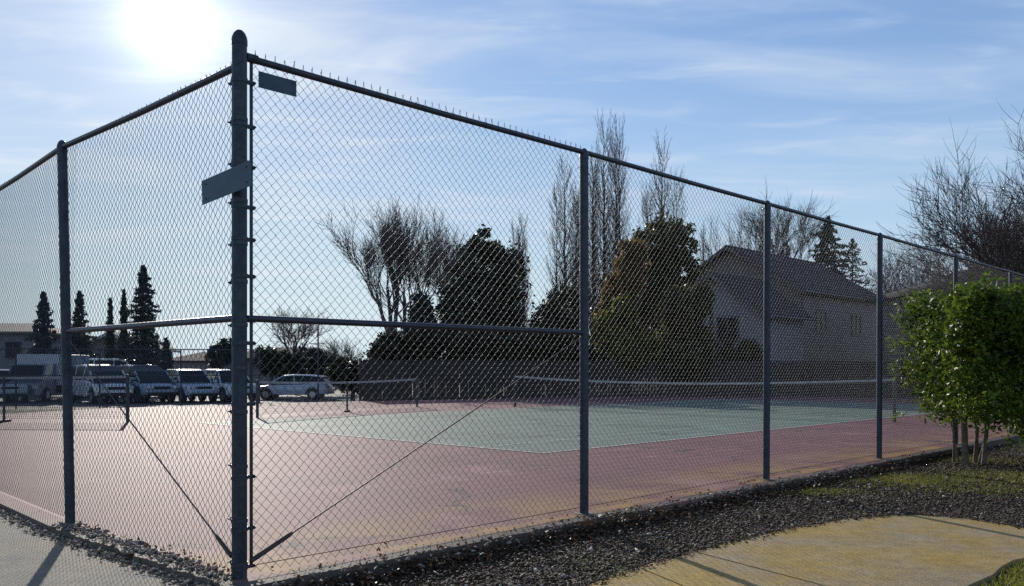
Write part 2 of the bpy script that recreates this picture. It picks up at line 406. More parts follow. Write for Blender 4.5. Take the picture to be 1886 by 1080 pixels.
# paths: left concrete apron and the curved footpath on the right
ap = [gnd(-500, 800, -.055), gnd(-200, 855, -.055), gnd(0, 922, -.055), gnd(60, 950, -.055), gnd(135, 985, -.055), gnd(200, 1012, -.055), gnd(290, 1045, -.055), gnd(380, 1079, -.055), gnd(395, 1200, -.055), gnd(-900, 1200, -.055)]
MB().prism(ap, -.2, -.05).build('concrete_apron', M['concrete_grey'], kind='structure')
zt = -.085
top = [(760, 1300), (930, 1120), (1070, 1079), (1180, 1044), (1300, 1010), (1430, 980), (1560, 955), (1640, 948), (1700, 947), (1790, 955), (1886, 972), (2000, 990), (2160, 1010)]
bot = [(900, 1500), (1150, 1400), (1300, 1330), (1450, 1250), (1600, 1180), (1700, 1120), (1780, 1080), (1830, 1058), (1842, 1045), (1870, 1030), (1930, 1020), (2050, 1035), (2200, 1040)]
def interp(poly_, t):
    P = [gnd(x, y, zt) for x, y in poly_]
    f = t * (len(P) - 1); i = min(int(f), len(P) - 2)
    return P[i].lerp(P[i + 1], f - i)
def slab(t_a, b_a, t_b, b_b, n=14, g=.008):
    A = [interp(top, t_a + (t_b - t_a) * i / n) for i in range(n + 1)]
    B = [interp(bot, b_b + (b_a - b_b) * i / n) for i in range(n + 1)]
    P = A + B
    # recess the joints by pulling both ends in
    e0 = (A[1] - A[0]).normalized() * g; e1 = (A[-2] - A[-1]).normalized() * g
    P[0] = P[0] + e0; P[-1] = P[-1] + e0; P[n] = P[n] + e1; P[n + 1] = P[n + 1] + e1
    for i in range(1, n): P[i] = P[i] + Vector((random.uniform(-.02, .02), random.uniform(-.02, .02), 0))
    return P
ft = empty('footpath', (0, 0, 0), kind='structure')
cuts = [(0, 0), (.19, .33), (.335, .42), (.553, .76), (1, 1)]
cuts = [(0, 0), (.16, .25), (.34, .40), (.52, .70), (1, 1)]
def solve_cut(pt, p2):   # parameter along top / bottom nearest to the two pixels
    P = gnd(*pt, zt); Q = gnd(*p2, zt)
    ta = min(range(1001), key=lambda i: (interp(top, i / 1000) - P).length) / 1000
    tb = min(range(1001), key=lambda i: (interp(bot, i / 1000) - (P + (Q - P).normalized() * ((interp(bot, .0) - P).length * 0 + (Q - P).length))).length) / 1000
    return ta, tb
joints = [solve_cut((1160, 1050), (1330, 1120)), solve_cut((1310, 1006), (1560, 1075)), solve_cut((1585, 953), (1905, 1040))]
def ray_cut(a, b):
    """joint line through two pixels, carried on until it meets the far side of the path"""
    P = gnd(*a, zt); Q = gnd(*b, zt); d = (Q - P).normalized()
    ta = min(range(1001), key=lambda i: abs((interp(top, i / 1000) - P).cross(d).z)) / 1000
    cand = [i / 1000 for i in range(1001) if (interp(bot, i / 1000) - P).dot(d) > .1]
    tb = min(cand, key=lambda t: abs((interp(bot, t) - P).cross(d).z))
    return ta, tb
joints = [ray_cut((1165, 1040), (1260, 1080)), ray_cut((1320, 1027), (1430, 1056)), ray_cut((1590, 962), (1830, 1021))]
cs = [(0, 0)] + joints + [(1, 1)]
for a, b in zip(cs[:-1], cs[1:]):
    MB().prism(slab(a[0], a[1], b[0], b[1]), -.19, zt + random.uniform(-.003, .003)).build('slab', M['concrete'], ft)

# parking lot beyond the courts
sheet('parking_lot', [(-75, 42.2), (4, 42.2), (-2, 72), (-75, 72)], -.49, M['asphalt'], kind='structure')

# ------------------------------------------------------------------ chain link
D = .0353
def chain_bay(length, z0, z1, r=.0016, barb=.027):
    n = max(2, round(length / D)); d = length / n
    m = int(round((z1 - z0) / d)); 
    j = np.arange(m + 1)
    vs_, fs_ = [], []; off = 0
    tri = [(1.35 * r, 0), (-.68 * r, 1.2 * r), (-.68 * r, -1.2 * r)]
    P = []
    for k in range(n):
        par = (j + k) % 2
        x = k * d + par * d + rng.normal(0, .0014, m + 1) + .004 * np.sin(j * .11 + k * .05)
        y = np.where(par == 0, .0022, -.0022)
        z = z0 + j * d + rng.normal(0, .0014, m + 1)
        # twisted barb ends
        xs_ = np.concatenate([[x[0] + (d * .35 if par[0] == 0 else -d * .35)], x, [x[-1] + rng.uniform(-.006, .006)]])
        ys_ = np.concatenate([[0], y, [rng.uniform(-.01, .01)]])
        zs_ = np.concatenate([[z[0] - .004], z, [z[-1] + barb * rng.uniform(.6, 1.15)]])
        P.append(np.stack([xs_, ys_, zs_], 1))
    P = np.array(P)                      # n, m+3, 3
    q = P.shape[1]
    V = np.stack([P + np.array([a, b, 0]) for a, b in tri], 2)   # n,q,3,3
    V = V.reshape(-1, 3)
    K, J = np.meshgrid(np.arange(n), np.arange(q - 1), indexing='ij')
    b = (K * q + J).ravel() * 3
    FS = np.concatenate([np.stack([b + s, b + (s + 1) % 3, b + 3 + (s + 1) % 3, b + 3 + s], 1) for s in range(3)])
    return V, FS
def dirrot(d): return math.atan2(d.y, d.x)

TOPR = CH + (680 - 103) * Cn.y / F       # right top rail centre
TOPL = CH + (680 - 121) * Cn.y / F
MID = CH + 94 * Cn.y / F
RP = .040
# ---- long right run with the corner post
fr = empty('chain_link_fence', (Cn.x, Cn.y, 0), dirrot(Rd), label='tall long chain link fence running right from the thick corner post past the shrub', cat='fence', group='tall chain link fence runs round the court')
def post_mesh(r, h, name='post', cap=True):
    b = MB(); b.tube([(0, 0, -.02), (0, 0, h)], r, 20)
    return b
def dome(r, z, n=20):
    b = MB(); rs = [(r * 1.06, -.03), (r * 1.06, .0), (r * .98, .02), (r * .75, .045), (r * .4, .062), (.002, .068)]
    b.tube([(0, 0, z + a[1]) for a in rs], [a[0] for a in rs], n); return b
HC = CH + (680 - 75) * Cn.y / F
cp = post_mesh(.0465, HC).build('corner_post', M['post'], fr, smooth=True, label='thick corner post with domed cap')
dome(.0465, HC).build('cap', M['post'], cp, smooth=True)
lp = post_mesh(RP, TOPR - .01).build('post', M['post'], fr, smooth=True); lp.location = (BAY, 0, 0)
cm = dome(RP, TOPR - .03).build('cap', M['post'], lp, smooth=True)
NB = 7
leans = [0, .0, .006, .006, -.004, .003, 0, 0]
for i in range(2, NB + 1):
    o = lp.copy(); C.objects.link(o); o.location = (BAY * i, 0, 0); o.rotation_euler = (random.uniform(-.003, .003), leans[i], 0)
    c_ = cm.copy(); C.objects.link(c_); c_.parent = o
# footing collars
foot = MB().tube([(0, 0, -.01), (0, 0, .006)], .09, 18).build('footing', M['concrete_grey'], lp)
for o in [x for x in fr.children if x.name.startswith('post') and x is not lp]:
    c_ = foot.copy(); C.objects.link(c_); c_.parent = o
# top rail pieces
rb = MB(); rb.tube([(.06, 0, TOPR), (BAY / 2, 0, TOPR - .008), (BAY, 0, TOPR)], .0225, 12)
r0 = rb.build('top_rail', M['rail'], fr, smooth=True)
rb = MB(); rb.tube([(0, 0, TOPR), (BAY * .55, 0, TOPR - .006), (BAY, 0, TOPR)], .0225, 12)
r1 = rb.build('top_rail', M['rail'], fr, smooth=True); r1.location = (BAY, 0, 0)
for i in range(2, NB):
    o = r1.copy(); C.objects.link(o); o.location = (BAY * i, 0, 0)
# rail end cup
MB().tube([(.045, 0, TOPR + .004), (.12, 0, TOPR + .004)], .028, 12).build('rail_end', M['post'], fr, smooth=True)
MB().tube([(.05, 0, MID), (BAY - .03, 0, MID + .01)], .022, 12).build('mid_rail', M['rail'], fr, smooth=True)
# fabric on the court side of the posts (local +y)
MY = .043
V, FS = chain_bay(BAY - .085, .015, TOPR + .03)
me = npmesh('chain_link_mesh', V + np.array([.085, .012, 0]), FS, M['galv'])
link('chain_link_mesh', me, fr, kind='stuff')
V, FS = chain_bay(BAY, .015, TOPR + .03)
V[:, 1] += MY
me = npmesh('chain_link_mesh', V, FS, M['galv'])
for i in range(1, NB):
    o = link('chain_link_mesh', me, fr, kind='stuff'); o.location = (BAY * i, 0, 0)
# bottom tension wire
MB().tube([(.08, .02, .06), (BAY, MY, .05), (BAY * NB, MY, .05)], .0028, 5).build('tension_wire', M['galv'], fr)
# tension bar and bands at the corner
XB = .088
MB().box((XB, .012, (TOPR + .05) / 2 + .02), (.021, .006, TOPR - .05)).build('tension_bar', M['post'], fr)
def band(ax, ay, far):
    b = MB(); n = 20
    vs_, fs_ = [], []
    for k in range(n):
        a = 2 * math.pi * k / n
        for r_, z_ in ((.0475, -.012), (.0505, -.012), (.0505, .012), (.0475, .012)):
            vs_.append((r_ * math.cos(a), r_ * math.sin(a), z_))
    for k in range(n):
        for s in range(4):
            fs_.append((k * 4 + s, ((k + 1) % n) * 4 + s, ((k + 1) % n) * 4 + (s + 1) % 4, k * 4 + (s + 1) % 4))
    b.add(vs_, fs_)
    for s in (-.007, .007):
        c = (ax * .075 - ay * s, ay * .075 + ax * s, 0)
        b.box(c, (.058, .003, .024), math.atan2(ay, ax))
    bx_ = (ax * .1, ay * .1)
    b.tube([(bx_[0] - ay * -.02, bx_[1] + ax * -.02, 0), (bx_[0] - ay * .022, bx_[1] + ax * .022, 0)], .006, 6)
    return b
bys = [148, 230, 305, 380, 440, 508, 590, 632, 745, 880, 975, 1046]
bd = None
for i, py in enumerate(bys):
    z = CH + (680 - py) * Cn.y / F
    if bd is None: bd = band(1, 0, 0).build('band', M['post'], fr); o = bd
    else: o = bd.copy(); C.objects.link(o)
    o.location = (0, 0, z)
# truss rod with turnbuckle
a = Vector((.06, -.03, .10)); b_ = Vector((BAY - .05, -.02, MID - .03))
MB().tube([a, b_], .0055, 6).build('truss_rod', M['rust'], fr)
q = (b_ - a).normalized()
MB().tube([a, a + q * .04, a + q * .3, a + q * .33], [.016, .017, .015, .009], 8).build('turnbuckle', M['rust'], fr)
# wire ties on the top rail
tm = MB()
for k in range(9):
    x = .35 + k * .36
    for s in range(7):
        pass
    tm.tube([(x, .02 + .0 * k, TOPR - .028), (x, -.027, TOPR), (x + .004, .01, TOPR + .028), (x + .006, .03, TOPR - .02)], .002, 4)
tie = tm.build('wire_ties', M['galv'], fr, kind='stuff')
for i in range(1, NB):
    o = tie.copy(); C.objects.link(o); o.location = (BAY * i, MY - .02, 0)
tm = MB()
for k in range(8):
    z = .3 + k * .4
    tm.tube([(-.05, .045, z), (-.046, 0, z + .01), (0, -.045, z + .015), (.046, 0, z + .01), (.05, .045, z)], .002, 4)
tm = tm.build('post_ties', M['galv'], fr, kind='stuff'); tm.location = (BAY, 0, 0)
for i in range(2, NB + 1):
    o = tm.copy(); C.objects.link(o); o.location = (BAY * i, 0, 0)

# ---- left run
fl = empty('chain_link_fence', (Cn.x, Cn.y, 0), 0, label='short chain link fence running left from the corner post and bending at its first post', cat='fence', group='tall chain link fence runs round the court')
def loc(p): return Vector((p.x - Cn.x, p.y - Cn.y, p.z))
l1 = post_mesh(RP, TOPL - .01).build('post', M['post'], fl, smooth=True); l1.location = loc(LP1); l1.rotation_euler = (0, -.0215, 0)
k_ = dome(RP, TOPL - .03).build('cap', M['post'], l1, smooth=True)
f_ = foot.copy(); C.objects.link(f_); f_.parent = l1
for P_ in (LP2, LP3):
    o = l1.copy(); C.objects.link(o); o.location = loc(P_); o.rotation_euler = (0, 0, 0)
    c_ = k_.copy(); C.objects.link(c_); c_.parent = o
tl1 = loc(LP1) + Vector((-.0215 * TOPL, 0, TOPL - .025))
for a, b in ((Vector((0, 0, TOPL)) + Ld * .045, tl1), (tl1, loc(LP2) + Vector((0, 0, TOPL - .02))), (loc(LP2) + Vector((0, 0, TOPL - .02)), loc(LP3) + Vector((0, 0, TOPL)))):
    MB().tube([a, a.lerp(b, .5) - Vector((0, 0, .01)), b], .0225, 12).build('top_rail', M['rail'], fl, smooth=True)
mid1 = loc(LP1) + Vector((-.0215 * MID, 0, MID))
MB().tube([Vector((0, 0, MID)) + Ld * .045, mid1], .022, 12).build('mid_rail', M['rail'], fl, smooth=True)
a = Ld * .06 - Rd * .02 + Vector((0, 0, .13)); b_ = mid1 - Vector((0, 0, .06)) - Ld * .04 
MB().tube([a, b_], .0055, 6).build('truss_rod', M['rust'], fl)
q = (b_ - a).normalized()
MB().tube([a, a + q * .03, a + q * .2, a + q * .23], [.014, .015, .013, .008], 8).build('turnbuckle', M['rust'], fl)
V, FS = chain_bay(s1 - .085, .015, TOPL + .035)
V += np.array([.085, -.012, 0]); V[:, 1] -= .03 * V[:, 0] / s1
me = npmesh('chain_link_mesh', V, FS, M['galv']); o = link('chain_link_mesh', me, fl, kind='stuff'); o.rotation_euler = (0, 0, dirrot(Ld))
V, FS = chain_bay(3.2, .015, TOPL + .03); V[:, 1] -= MY
me = npmesh('chain_link_mesh', V, FS, M['galv'])
for P_ in (LP1, LP2):
    o = link('chain_link_mesh', me, fl, kind='stuff'); o.location = loc(P_); o.rotation_euler = (0, 0, dirrot(d2))
MB().tube([Ld * XB * .9 + Vector((0, 0, .05)), Ld * XB * .9 + Vector((0, 0, TOPL - .03))], .009, 6).build('tension_bar', M['post'], fl)
lb = band(Ld.x, Ld.y, 0).build('band', M['post'], fl)
for i, py in enumerate((150, 222, 300, 372, 450, 520, 600, 680, 760, 860, 960, 1040)):
    o = lb if i == 0 else lb.copy()
    if i: C.objects.link(o)
    o.location = (0, 0, CH + (680 - py) * Cn.y / F + .004)

# ---- flat plates hung on the fence
def plate(name, c, u, hw, hh, th, tilt, label, group):
    b = MB(); ct, st = math.cos(tilt), math.sin(tilt)
    n = Vector((0, 0, 1)).cross(u).normalized(); up = Vector((0, 0, 1))
    e1 = u * ct + up * st; e2 = up * ct - u * st
    vs_ = [(e1 * a + e2 * bb + n * t_) for t_ in (-th, th) for a, bb in ((-hw, -hh), (hw, -hh), (hw, hh), (-hw, hh))]
    b.add(vs_, [(0, 1, 2, 3), (4, 7, 6, 5), (0, 4, 5, 1), (1, 5, 6, 2), (2, 6, 7, 3), (3, 7, 4, 0)])
    root = empty(name, c, label=label, cat='sign plate', group=group)
    b.build('panel', M['plate'], root, bevel=.001)
    for a in (-hw * .82, hw * .82):
        for bb in (-hh * .6, hh * .6):
            p = e1 * a + e2 * bb
            MB().tube([p - n * (th + .004), p + n * (th + .004)], .006, 6).build('bolt', M['galv'], root)
def plate_px(px0, px1, y0t, y1t, y0b, y1b, base, d, offn):
    pass
# on the right run, high up beside the corner
def on_line(px, o, d):    # where pixel column px meets the upright plane through o along d
    k = (px - 943) / F
    s = (k * o.y - o.x) / (d.x - k * d.y); return o + d * s
oR = LP0 - Ld * .012
A = on_line(476, oR, Rd); B = on_line(546, oR, Rd)
za = CH + (680 - 146) * A.y / F; zb = CH + (680 - 164.5) * B.y / F
plate('sign_plate', ((A + B) / 2) + Vector((0, 0, (za + zb) / 2)), Rd, (B - A).length / 2, .052, .0015, math.atan2(zb - za, (B - A).length), 'small slate blue plate tied high on the right mesh under the top rail', 'blank plates wired to the fence')
oL = LP0 - Rd * .078
A = on_line(372, oL, Ld); B = on_line(463, oL, Ld)
za = CH + (680 - 356) * A.y / F; zb = CH + (680 - 318) * B.y / F
plate('sign_plate', ((A + B) / 2) + Vector((0, 0, (za + zb) / 2)), Ld, (B - A).length / 2, .078, .0015, math.atan2(za - zb, (B - A).length), 'larger tilted slate blue plate across the corner post at head height', 'blank plates wired to the fence')

# ------------------------------------------------------------------ tennis nets
def net(name, A, B, h, sag, label, cat, group, mid=False, tapew=.06, ends=True, gap=.09):
    A = Vector(A); B = Vector(B); root = empty(name, A, label=label, cat=cat, group=group)
    d = B - A; Lh = Vector((d.x, d.y, 0)).length
    topz = lambda t: h - sag * 4 * t * (1 - t)
    pp = MB().tube([(0, 0, -.02), (0, 0, h + .03)], .04, 12).build('post', M['netpost'], root, smooth=True)
    o = pp.copy(); C.objects.link(o); o.location = d
    if mid:
        b = MB(); b.tube([(0, 0, 0), (0, 0, h - sag)], .03, 10); b.box((0, 0, .03), (.09, .5, .05))
        o = b.build('centre_support', M['netpost'], root); o.location = d * .5
    n = 40; b = MB(); w = Vector((-d.y, d.x, 0)).normalized() * .006
    pts = [d * (i / n) + Vector((0, 0, topz(i / n))) for i in range(n + 1)]
    vs_ = []; fs_ = []
    for p in pts: vs_ += [p - w, p + w, p + w - Vector((0, 0, tapew)), p - w - Vector((0, 0, tapew))]
    for i in range(n):
        for s in range(4): fs_.append((i * 4 + s, i * 4 + (s + 1) % 4, i * 4 + 4 + (s + 1) % 4, i * 4 + 4 + s))
    b.add(vs_, fs_); b.build('tape', M['tape'], root)
    b = MB(); c = .045; nv = int(Lh / c)
    r = .0022
    def strip(p, q, t):
        b.add([p - t, p + t, q + t, q - t], [(0, 1, 2, 3)])
    hx = Vector((d.x, d.y, 0)).normalized() * r
    def cord(p, q, axis):
        ofs = [axis, w / w.length * r]
        o1, o2 = ofs
        b.add([p + o1, p + o2, p - o1, q + o1, q + o2, q - o1], [(0, 1, 4, 3), (1, 2, 5, 4), (2, 0, 3, 5)])
    for i in range(nv + 1):
        t = i / nv
        cord(d * t + Vector((0, 0, gap)), d * t + Vector((0, 0, topz(t) - .03)), hx)
    nh = int((h - sag - gap) / c)
    for j in range(nh + 1):
        z = gap + c * j
        for i in range(8):
            cord(d * (i / 8) + Vector((0, 0, z)), d * ((i + 1) / 8) + Vector((0, 0, z)), Vector((0, 0, r)))
    b.build('netting', M['net'], root, kind='stuff')
    cs_ = MB(); 
    cs_.box((d.x / 2, d.y / 2, (h - sag) / 2), (.05, .012, h - sag - .01), math.atan2(d.y, d.x))
    
    return root
net('tennis_net', RL(11.885, -.914), RL(11.885, WD + .914), 1.07, .16, 'long black net with pale sagging tape across the green court', 'net', 'nets on the courts')
net('portable_net', gnd(474, 770), gnd(768, 750), .98, .06, 'low portable net in front of the blue estate car on the left court', 'net', 'nets on the courts', mid=True)
nA = gnd(235, 778)
net('portable_net', nA, nA + Vector((-6.1, .1, 0)), 1.14, .03, 'far left portable net behind the leaning fence post', 'net', 'nets on the courts', mid=True)

# ------------------------------------------------------------------ trees
def prisms(S, sides=3):
    """S rows: p0(3) p1(3) r0 r1 -> verts, quads"""
    S = np.asarray(S, dtype=np.float64); p0, p1, r0, r1 = S[:, :3], S[:, 3:6], S[:, 6], S[:, 7]
    d = p1 - p0; d /= np.linalg.norm(d, axis=1, keepdims=True) + 1e-9
    ref = np.where(abs(d[:, 2:3]) > .9, np.array([[1., 0, 0]]), np.array([[0, 0, 1.]]))
    u = np.cross(d, ref); u /= np.linalg.norm(u, axis=1, keepdims=True); w_ = np.cross(d, u)
    rings = []
    for p, r in ((p0, r0), (p1, r1)):
        for k in range(sides):
            a = 2 * math.pi * k / sides
            rings.append(p + (u * math.cos(a) + w_ * math.sin(a)) * r[:, None])
    V = np.stack(rings, 1).reshape(-1, 3); b = np.arange(len(S)) * 2 * sides
    FS = np.concatenate([np.stack([b + k, b + (k + 1) % sides, b + sides + (k + 1) % sides, b + sides + k], 1) for k in range(sides)])
    return V, FS
def leaves(P, size, aspect=.55, up=0.0, jitter=.35, fold=True):
    """one folded rhombus per centre"""
    n = len(P); a = rng.normal(size=(n, 3)); a[:, 2] = a[:, 2] * (1 - abs(up)) + up; a /= np.linalg.norm(a, axis=1, keepdims=True)
    b = rng.normal(size=(n, 3)); b -= a * (a * b).sum(1, keepdims=True); b /= np.linalg.norm(b, axis=1, keepdims=True)
    c = np.cross(a, b)
    s = size * (1 + rng.uniform(-jitter, jitter, (n, 1)))
    V = np.stack([P - a * s, P + b * s * aspect + c * s * .18, P + a * s, P - b * s * aspect + c * s * .18], 1).reshape(-1, 3)
    k = np.arange(n)[:, None] * 4
    return V, np.concatenate([k + np.array([[0, 1, 2]]), k + np.array([[0, 2, 3]])])
def unit(v): return v / (np.linalg.norm(v) + 1e-9)

def grow(p, d, r, L, depth, out, rs, spread=.55, upw=.12, nseg=4, wob=.13, minr=.008, kids=(2, 4), ratio=.72, cr=.62):
    """recursive limb: returns nothing, appends (depth, p0,p1,r0,r1)"""
    st = L / nseg; q = p.copy(); dd = d.copy(); r0 = r
    r_end = r * (.55 if depth else .3)
    for i in range(nseg):
        dd = unit(dd + rs.normal(0, wob, 3) + np.array([0, 0, upw]))
        q2 = q + dd * st; r2 = r + (r_end - r) * (i + 1) / nseg
        out.append((depth, *q, *q2, r0, r2)); 
        if depth > 0 and i >= (0 if depth < 3 else 1):
            for _ in range(rs.integers(kids[0] - 1, kids[1])) if i < nseg - 1 else range(2):
                a = rs.normal(0, 1, 3); a -= dd * a.dot(dd); a = unit(a)
                nd = unit(dd + a * spread * rs.uniform(.7, 1.4))
                grow(q2.copy(), nd, max(r2 * cr * rs.uniform(.75, 1.1), minr), L * ratio * rs.uniform(.75, 1.15), depth - 1, out, rs, spread, upw, max(3, nseg - 1), wob, minr, kids, ratio, cr)
        q = q2; r0 = r2
def finish_tree(name, base, segs, bark, label, group, cut=2, leafV=None, leafmat_=None):
    root = empty(name, base, label=label, cat='tree', group=group)
    S = np.array([s[1:] for s in segs]); dep = np.array([s[0] for s in segs])
    V, FS = prisms(S[dep >= cut], 6); link('trunk', npmesh('trunk', V, FS, bark, smooth=True), root)
    V, FS = prisms(S[dep < cut], 3); link('crown', npmesh('crown', V, FS, bark), root, kind='stuff')
    return root
def bare_tree(px, Y, topy, label, group, seed, lean=(0, 0), spread=.55, upw=.12, depth=4, r=.2, trunk=.3, wob=.12, bark='bark', minr=.012, forks=3, ratio=.7, zb=-.5, cr=.62, fs=.35):
    rs = np.random.default_rng(seed); base = at(px, 680, Y); base.z = zb
    Ht = CH + (680 - topy) / F * Y - zb
    segs = []; p = np.zeros(3); d = unit(np.array([lean[0], lean[1], 1.0])); tl = Ht * trunk; q = p.copy(); rr = r
    for i in range(3):
        dd = unit(d + rs.normal(0, .03, 3)); q2 = q + dd * tl / 3; segs.append((depth + 1, *q, *q2, rr, rr * .93)); q = q2; rr *= .93
    for k in range(forks):
        a = 2 * math.pi * k / forks + rs.uniform(-.4, .4)
        nd = unit(d + fs * np.array([math.cos(a), math.sin(a), 0]))
        grow(q.copy(), nd, rr * .72, Ht * .26, depth, segs, rs, spread, upw, 4, wob, minr, ratio=ratio, cr=cr)
    S = np.array(segs); k = Ht / (S[:, 6].max()) 
    segs = [(s[0], *(np.array(s[1:4]) * k), *(np.array(s[4:7]) * k), s[7], s[8]) for s in segs]
    return finish_tree('bare_tree', base, segs, M[bark], label, group, cut=depth)
def poplar(px, Y, topy, wpx, label, group, seed, zb=-.5, minr=.0095, dens=1.0):
    rs = np.random.default_rng(seed); base = at(px, 680, Y); base.z = zb
    Ht = CH + (680 - topy) / F * Y - zb; W = wpx / 2 / F * Y * 1.5
    segs = []; nl = rs.integers(2, 4)
    def leader(x0, y0, h, r):
        q = np.array([0., 0, 0]); n = 26; r0 = r
        for i in range(n):
            t = (i + 1) / n; tgt = np.array([x0 * min(1, t * 3) + rs.normal(0, .04), y0 * min(1, t * 3) + rs.normal(0, .04), h * t]); r2 = r * (1 - t) ** .8 + minr
            segs.append((3, *q, *tgt, r0, r2))
            if i > 3:
                for _ in range(int(7 * dens)):
                    a = rs.uniform(0, 2 * math.pi); f = W * (math.sin(min(1, t * .93) * math.pi) ** .4) * .5 * rs.uniform(.6, 1.1)
                    L = h * .15 * rs.uniform(.6, 1.2) * (1.1 - t * .45)
                    p = tgt.copy(); d = np.array([math.cos(a) * f / L * 2.2, math.sin(a) * f / L * 2.2, 1.0])
                    rb_ = max(r2 * .35, minr)
                    for s in range(4):
                        d = unit(d * np.array([.72, .72, 1]) + rs.normal(0, .05, 3)); p2 = p + d * L / 4
                        segs.append((1, *p, *p2, rb_, max(rb_ * .7, minr)))
                        for _k in range(2):
                            d3 = unit(d + rs.normal(0, .35, 3) + np.array([0, 0, .3])); p3 = p2 + d3 * L * .22
                            segs.append((0, *p2, *p3, minr, minr * .7))
                        p = p2; rb_ = max(rb_ * .7, minr)
            q = tgt; r0 = r2
    leader(0, 0, Ht, .22)
    for k in range(nl + 1):
        a = rs.uniform(0, 6.28); leader(math.cos(a) * W * .6, math.sin(a) * W * .6, Ht * rs.uniform(.78, .98), .13)
    k = Ht / max(q_[6] for q_ in segs)
    segs = [(q_[0], q_[1], q_[2], q_[3] * k, q_[4], q_[5], q_[6] * k, q_[7], q_[8]) for q_ in segs]
    return finish_tree('poplar_tree', base, segs, M['bark'], label, group, cut=2)
def conifer(px, Y, topy, wpx, label, group, seed, zb=-.5, m='spruce', name='conifer_tree', n=5200, narrow=1.0, low=.08, ls=.13):
    rs = np.random.default_rng(seed); base = at(px, 680, Y); base.z = zb
    Ht = CH + (680 - topy) / F * Y - zb; W = wpx / 2 / F * Y * (1.45 if narrow >= 1 else 1.0)
    root = empty(name, base, label=label, cat='tree', group=group)
    V, FS = prisms([(0, 0, 0, 0, 0, Ht * .5, .16, .1), (0, 0, Ht * .5, 0, 0, Ht * .99, .1, .012)], 6)
    link('trunk', npmesh('trunk', V, FS, M['bark']), root)
    nb = int(110 * (Ht / 6) ** .5); P = []; S = []
    for b in range(nb):
        t = (b + rs.uniform()) / nb; z = Ht * (low + (.985 - low) * t); rad = W * ((1 - t) ** .85) * rs.uniform(.45, 1.25) * (1 + .18 * math.sin(b * .37 + seed)) * (1.0 if t > .12 else .85) + .04
        a = b * 2.4 + rs.uniform(-.3, .3); k = max(6, int(n / nb * (1.35 - t)))
        u = rs.uniform(.05, 1, k) ** .75
        dr = -.28 * u ** 1.3 + .12 * u ** 3 if narrow >= 1 else u * .7
        wid = (.22 * (1 - u) + .05) * rad
        x = u * rad; sd_ = rs.normal(0, 1, k) * (wid + .05); zz_ = z + dr * rad + rs.normal(0, .05, k)
        P.append(np.stack([x * math.cos(a) - sd_ * math.sin(a), x * math.sin(a) + sd_ * math.cos(a), zz_], 1))
        S.append((0, 0, z, rad * .9 * math.cos(a), rad * .9 * math.sin(a), z - .15 * rad, .025, .008))
    V, FS = leaves(np.concatenate(P), ls, .4)
    cr_ = link('crown', npmesh('crown', V, FS, M[m]), root, kind='stuff')
    V, FS = prisms(S, 3); link('branches', npmesh('branches', V, FS, M['bark']), root, kind='stuff')
    return root
def broad(name, base, blobs, n, size, m, label, group=None, cat='tree', trunk=None, seed=0, clump=.28, aspect=.55, bark='bark'):
    """evergreen crown: blobs = (x,y,z,rx,ry,rz); clumps of leaves spread through and over them"""
    rs = np.random.default_rng(seed); root = empty(name, base, label=label, cat=cat, group=group)
    vol = np.array([b[3] * b[4] * b[5] for b in blobs]) ** .7; vol /= vol.sum(); P = []
    for b, v in zip(blobs, vol):
        k = int(n * v); nc = max(12, k // 34)
        d = rs.normal(size=(nc, 3)); d /= np.linalg.norm(d, axis=1, keepdims=True)
        rr = rs.uniform(.5, 1.06, (nc, 1)) ** .6 * (1 + .13 * np.sin(d[:, :1] * 7 + b[0]) * np.cos(d[:, 2:] * 6 + d[:, 1:2] * 5))
        c = np.array(b[:3]) + d * rr * np.array(b[3:6])
        idx = rs.integers(0, nc, k); cs_ = clump * (b[3] + b[5]) / 2
        P.append(c[idx] + rs.normal(0, 1, (k, 3)) * cs_ * rs.uniform(.3, .75, (k, 1)))
    P = np.concatenate(P)
    P = P[P[:, 2] > .1]
    ms = m if isinstance(m, list) else [m]
    V, FS = leaves(P, size, aspect)
    if len(ms) == 1: link('crown', npmesh('crown', V, FS, M[ms[0]]), root, kind='stuff')
    S = []
    for t in (trunk or [((0, 0, 0), (0, 0, blobs[0][2]), .15)]): S.append((*t[0], *t[1], t[2], t[2] * .6))
    V2, F2 = prisms(S, 7); link('trunk', npmesh('trunk', V2, F2, M[bark]), root)
    return root
def base_at(px, Y, z=-.5):
    p = at(px, 680, Y); p.z = z; return p
def blobs_px(px0, Y, zb, lst, dy=.8):
    """blobs from picture extents (cx, cy, half w, half h) at depth Y, relative to a base"""
    o = []
    b = base_at(px0, Y, zb)
    for cx_, cy_, hw, hh in lst:
        p = at(cx_, cy_, Y); s = Y / F
        o.append((p.x - b.x, random.uniform(-.3, .3), p.z - zb, hw * s, hw * s * dy, hh * s))
    return b, o

GB = 'bare trees standing behind the courts'; GC = 'conifers behind the parked vehicles'
bare_tree(728, 60, 352, 'bare spreading tree at left of the dark broad evergreen, its limbs leaning left', GB, 3, lean=(-.05, 0), r=.32, trunk=.24, depth=4, minr=.014, forks=3, fs=.27, spread=.52, upw=.17)
bare_tree(745, 61, 362, 'bare forked tree leaning right towards the broad evergreen', GB, 8, lean=(.10, 0), r=.30, trunk=.22, depth=4, minr=.014, forks=3, fs=.28, spread=.52, upw=.17)
bare_tree(835, 68, 378, 'pale twiggy bare tree just left of the broad evergreen top', GB, 21, r=.24, trunk=.3, depth=4, minr=.014, spread=.45)
bare_tree(541, 62, 556, 'small round bare tree above the blue estate car', GB, 5, r=.15, trunk=.3, depth=3, minr=.014, forks=4, spread=.7, fs=.5)
bare_tree(630, 66, 618, 'low bare thicket tree right of the thin dark pole', GB, 6, r=.1, trunk=.2, depth=3, minr=.012, forks=4, spread=.7, fs=.6)
